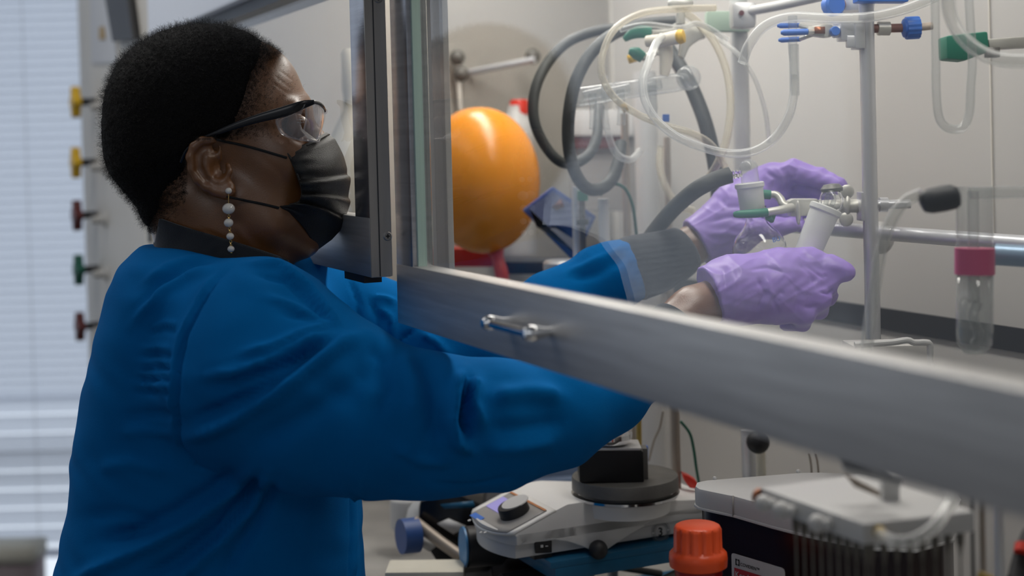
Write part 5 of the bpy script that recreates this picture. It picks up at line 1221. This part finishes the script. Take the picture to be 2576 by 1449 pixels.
# ---- needle manifold
mc = [(2172, 1318, 1.02), (1907, 1225, 1.128), ]
HM = V(2172, 1318, 1.02).z
A1 = xz(2172, 1318, None, HM); B1 = xz(1912, 1226, None, HM); C1 = xz(2452, 1286, None, HM); D1 = B1 + (C1 - A1)
D1 = xz(2180, 1190, None, HM); E1 = xz(2340, 1242, None, HM)
nm = empty('needle_manifold', (A1 + B1 + C1 + D1) / 4 - ZZ * .016, 'white needle drying manifold in the blurred right foreground above the bin', 'manifold')
MH = .0155
MB().prism([A1, B1, D1, E1, C1], -ZZ * MH).build('manifold_block', 'whiteplastic', nm, bevel=.0018)
nrm_f = (B1 - A1).cross(ZZ).normalized()
if nrm_f.dot(CAM - A1) < 0: nrm_f = -nrm_f
for (x, y, ff_) in [(1940, 1258, .88), (1990, 1276, .69), (2081, 1310, .34)]:
    c = A1 + (B1 - A1) * ff_ - ZZ * MH * .55
    kk = MB().ball(c + nrm_f * .008, .0068, 18).build('tap_knob', 'whiteplastic', nm); MB().ball(c + nrm_f * .004 + (A1 - B1).normalized() * .006, .0046, 14).build('tap_lobe', 'whiteplastic', kk)
MB().lathe(B1 - ZZ * MH * .5 + (B1 - A1).normalized() * -.001, (B1 - A1), [(.0068, 0), (.0068, .003), (.003, .0045), (.001, .0045)], 18).build('end_plug', 'copper', nm)
nr = (C1 - A1).cross(ZZ).normalized()
if nr.dot(CAM - A1) < 0: nr = -nr
c = A1 + (C1 - A1) * .13 - ZZ * MH * .45
MB().lathe(c - nr * .001, nr, [(.0048, 0), (.0048, .004), (.003, .006), (.003, .010), (.001, .010)], 16).build('brass_fitting', 'brass', nm)
T_('clear_tubing', [(2212, 1342, 1.0), (2250, 1362, .985), (2300, 1358, .98), (2350, 1325, .985), (2385, 1275, 1.0), (2400, 1230, 1.02), (2395, 1190, 1.04)], .0042, 'tubing', 'clear tubing bending up from the brass fitting on the white manifold', 'tubing')
br = xz(2238, 1255, None, HM)
MB().box(br + ZZ * .010, RT * .0065, FW * .006, ZZ * .0105).build('bracket_post', 'whiteplastic', nm, bevel=.001)
b2 = V(2185, 1195, br.y / FW.y * 1.0)
MB().prism([V(x, y, 1.04) for x, y in [(2110, 1120), (2122, 1120), (2125, 1190), (2270, 1225), (2270, 1205), (2215, 1195), (2125, 1168)]], FW * .012).build('bracket_arm', 'whiteplastic', nm, bevel=.0015)
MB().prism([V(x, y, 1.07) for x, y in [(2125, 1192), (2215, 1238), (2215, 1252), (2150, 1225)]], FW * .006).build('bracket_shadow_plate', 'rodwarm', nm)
def needle(p, par, L=.075, s=1.0):
    h = MB().lathe(p, -ZZ, [(.0026 * s, 0), (.0030 * s, .001), (.0028 * s, .010), (.0018 * s, .0125), (.0011 * s, .018), (.0008 * s, .020)], 12).build('needle_hub', 'needle', par)
    MB().tube([p - ZZ * .018, p - ZZ * L], .00075 * s, 8).build('needle_shaft', 'needle', h)
nproto = None; k = 0
gn = 'steel needles hanging from the white manifold'
def mk_needle(p, lab_):
    global nproto
    if nproto is None:
        nproto = empty('luer_needle', p, lab_, 'needle', gn); needle(p, nproto); return nproto
    c = nproto.copy(); COL.objects.link(c); c.location = p; c['label'] = lab_
    for ch in list(nproto.children):
        d_ = ch.copy(); COL.objects.link(d_); d_.parent = c
        for g_ in ch.children:
            e_ = g_.copy(); COL.objects.link(e_); e_.parent = d_
    return c
ORD = ['leftmost', 'second from the left', 'third from the left', 'fourth from the left', 'fifth from the left', 'sixth from the left', 'seventh from the left', 'eighth from the left', 'ninth from the left']
for i in range(9):
    f = .70 - i * .082; p = A1 + (B1 - A1) * f - ZZ * (MH - .001) - nrm_f * .006
    mk_needle(p, 'steel needle under the long front edge of the white manifold, ' + ORD[i])
for i in range(8):
    f = .10 + i * .115; p = A1 + (C1 - A1) * f - ZZ * (MH - .001) - nr * .006
    mk_needle(p, 'steel needle under the right hand end of the white manifold, ' + ORD[i])
for (x, m, d_, l, z) in [(2447, 'dark', 9, 'dark thin upright leg right of the needles', 1.10), (2472, 'rodwarm', 15, 'tan upright leg right of the white manifold, in the middle of three', 1.14), (2514, 'rod', 26, 'grey upright leg right of the white manifold, the widest of three', 1.2)]:
    a_, b_ = vline(x, 1380, z, .88, zat(x, 1200, z)); one('manifold_leg', MB().tube([a_, b_], d_ / 2 / FPX * z, 14), m, l, 'leg')
pb = empty('probe_handle', V(2570, 1449, 1.15), 'black ribbed probe handle at the lower right corner', 'probe')
MB().tube([V(2585, 1330, 1.16), V(2572, 1390, 1.15), V(2560, 1460, 1.14)], [.003, .0065, .0085], 16, 4).build('grip', 'black', pb)
MB().tube([V(2576, 1372, 1.146), V(2573, 1392, 1.142)], .0072, 14).build('red_ring', 'red', pb)
MB().tube([V(2476, 1462, 1.1), V(2482, 1444, 1.1)], .006, 12).build('brass_nut', 'brass', pb)

# ---- things left of the hotplate
zb = 1.95
lb2 = empty('overhead_mixer', V(1130, 1400, zb), 'black motor unit with blue knobs and white tags left of the hotplate', 'mixer')
MB().prism([V(x, y, zb) for x, y in [(1055, 1262), (1130, 1235), (1215, 1268), (1240, 1330), (1235, 1440), (1120, 1449), (1085, 1395), (1050, 1340)]], FW * .12).build('motor_body', 'blackgloss', lb2, bevel=.006)
MB().tube([V(1040, 1310, zb - .02), V(1110, 1365, zb - .03), V(1160, 1400, zb - .04)], .008, 14).build('arm', 'rodwarm', lb2)
MB().tube([V(1008, 1350, zb - .03), V(1050, 1345, zb - .02)], .0235, 26).build('blue_knob', 'navy', lb2)
w1 = MB().lathe(V(1174, 1376, zb - .10), (-FW * .25 - RT), [(.0255, -.045), (.0265, 0), (.0230, .004), (.001, .004)], 36).build('wheel', 'black', lb2)
MB().lathe(V(1174, 1376, zb - .10) + (-FW * .25 - RT).normalized() * .003, (-FW * .25 - RT), [(.0262, 0), (.0262, .0025), (.001, .0027)], 36).build('wheel_disc', mat('disc_blue', (.06, .22, .45), .4), w1)
for pp in ([(1100, 1318), (1128, 1306), (1176, 1326), (1140, 1344)], [(1055, 1355), (1078, 1352), (1104, 1370), (1080, 1388), (1062, 1378)]):
    MB().prism([V(x, y, zb - .012) for x, y in pp], FW * .004).build('white_tag', 'whiteplastic', lb2)
MB().prism([V(x, y, zb - .004) for x, y in [(1108, 1270), (1190, 1262), (1195, 1276), (1118, 1280)]], FW * .05).build('blue_plate', 'bluepaint', lb2)
wb = empty('plastic_jar', V(1020, 1320, 2.15), 'white plastic jar behind the black motor unit', 'jar')
MB().lathe(V(1022, 1330, 2.15), ZZ, [(.022, 0), (.024, .004), (.024, .045), (.019, .052), (.019, .075), (.001, .075)], 24).build('jar_body', 'whiteplastic', wb)
MB().lathe(V(1070, 1330, 2.05), ZZ, [(.026, 0), (.030, .005), (.024, .03), (.012, .045), (.001, .046)], 24).build('jar_funnel', 'whiteplastic', wb)
one('foam_block', MB().prism([V(x, y, 1.80) for x, y in [(968, 1440), (1166, 1438), (1166, 1520), (968, 1520)]], FW * .07 + UP * -.003), 'cream', 'cream foam block at the bottom beside the coat hem', 'foam block', bevel=.003)
one('blue_grey_case', MB().prism([V(x, y, 2.25) for x, y in [(1095, 1195), (1460, 1165), (1460, 1262), (1095, 1275)]], FW * .15), 'bluegrey', 'blue grey case behind the black motor unit and hotplate', 'case', bevel=.004)
one('blue_grey_case', MB().prism([V(x, y, 2.2) for x, y in [(1285, 1215), (1460, 1205), (1460, 1250), (1285, 1262)]], FW * .03), mat('case_face', (.13, .18, .28), .4), 'lighter blue grey case in front of the larger one, left of the hotplate disc', 'case', bevel=.003)
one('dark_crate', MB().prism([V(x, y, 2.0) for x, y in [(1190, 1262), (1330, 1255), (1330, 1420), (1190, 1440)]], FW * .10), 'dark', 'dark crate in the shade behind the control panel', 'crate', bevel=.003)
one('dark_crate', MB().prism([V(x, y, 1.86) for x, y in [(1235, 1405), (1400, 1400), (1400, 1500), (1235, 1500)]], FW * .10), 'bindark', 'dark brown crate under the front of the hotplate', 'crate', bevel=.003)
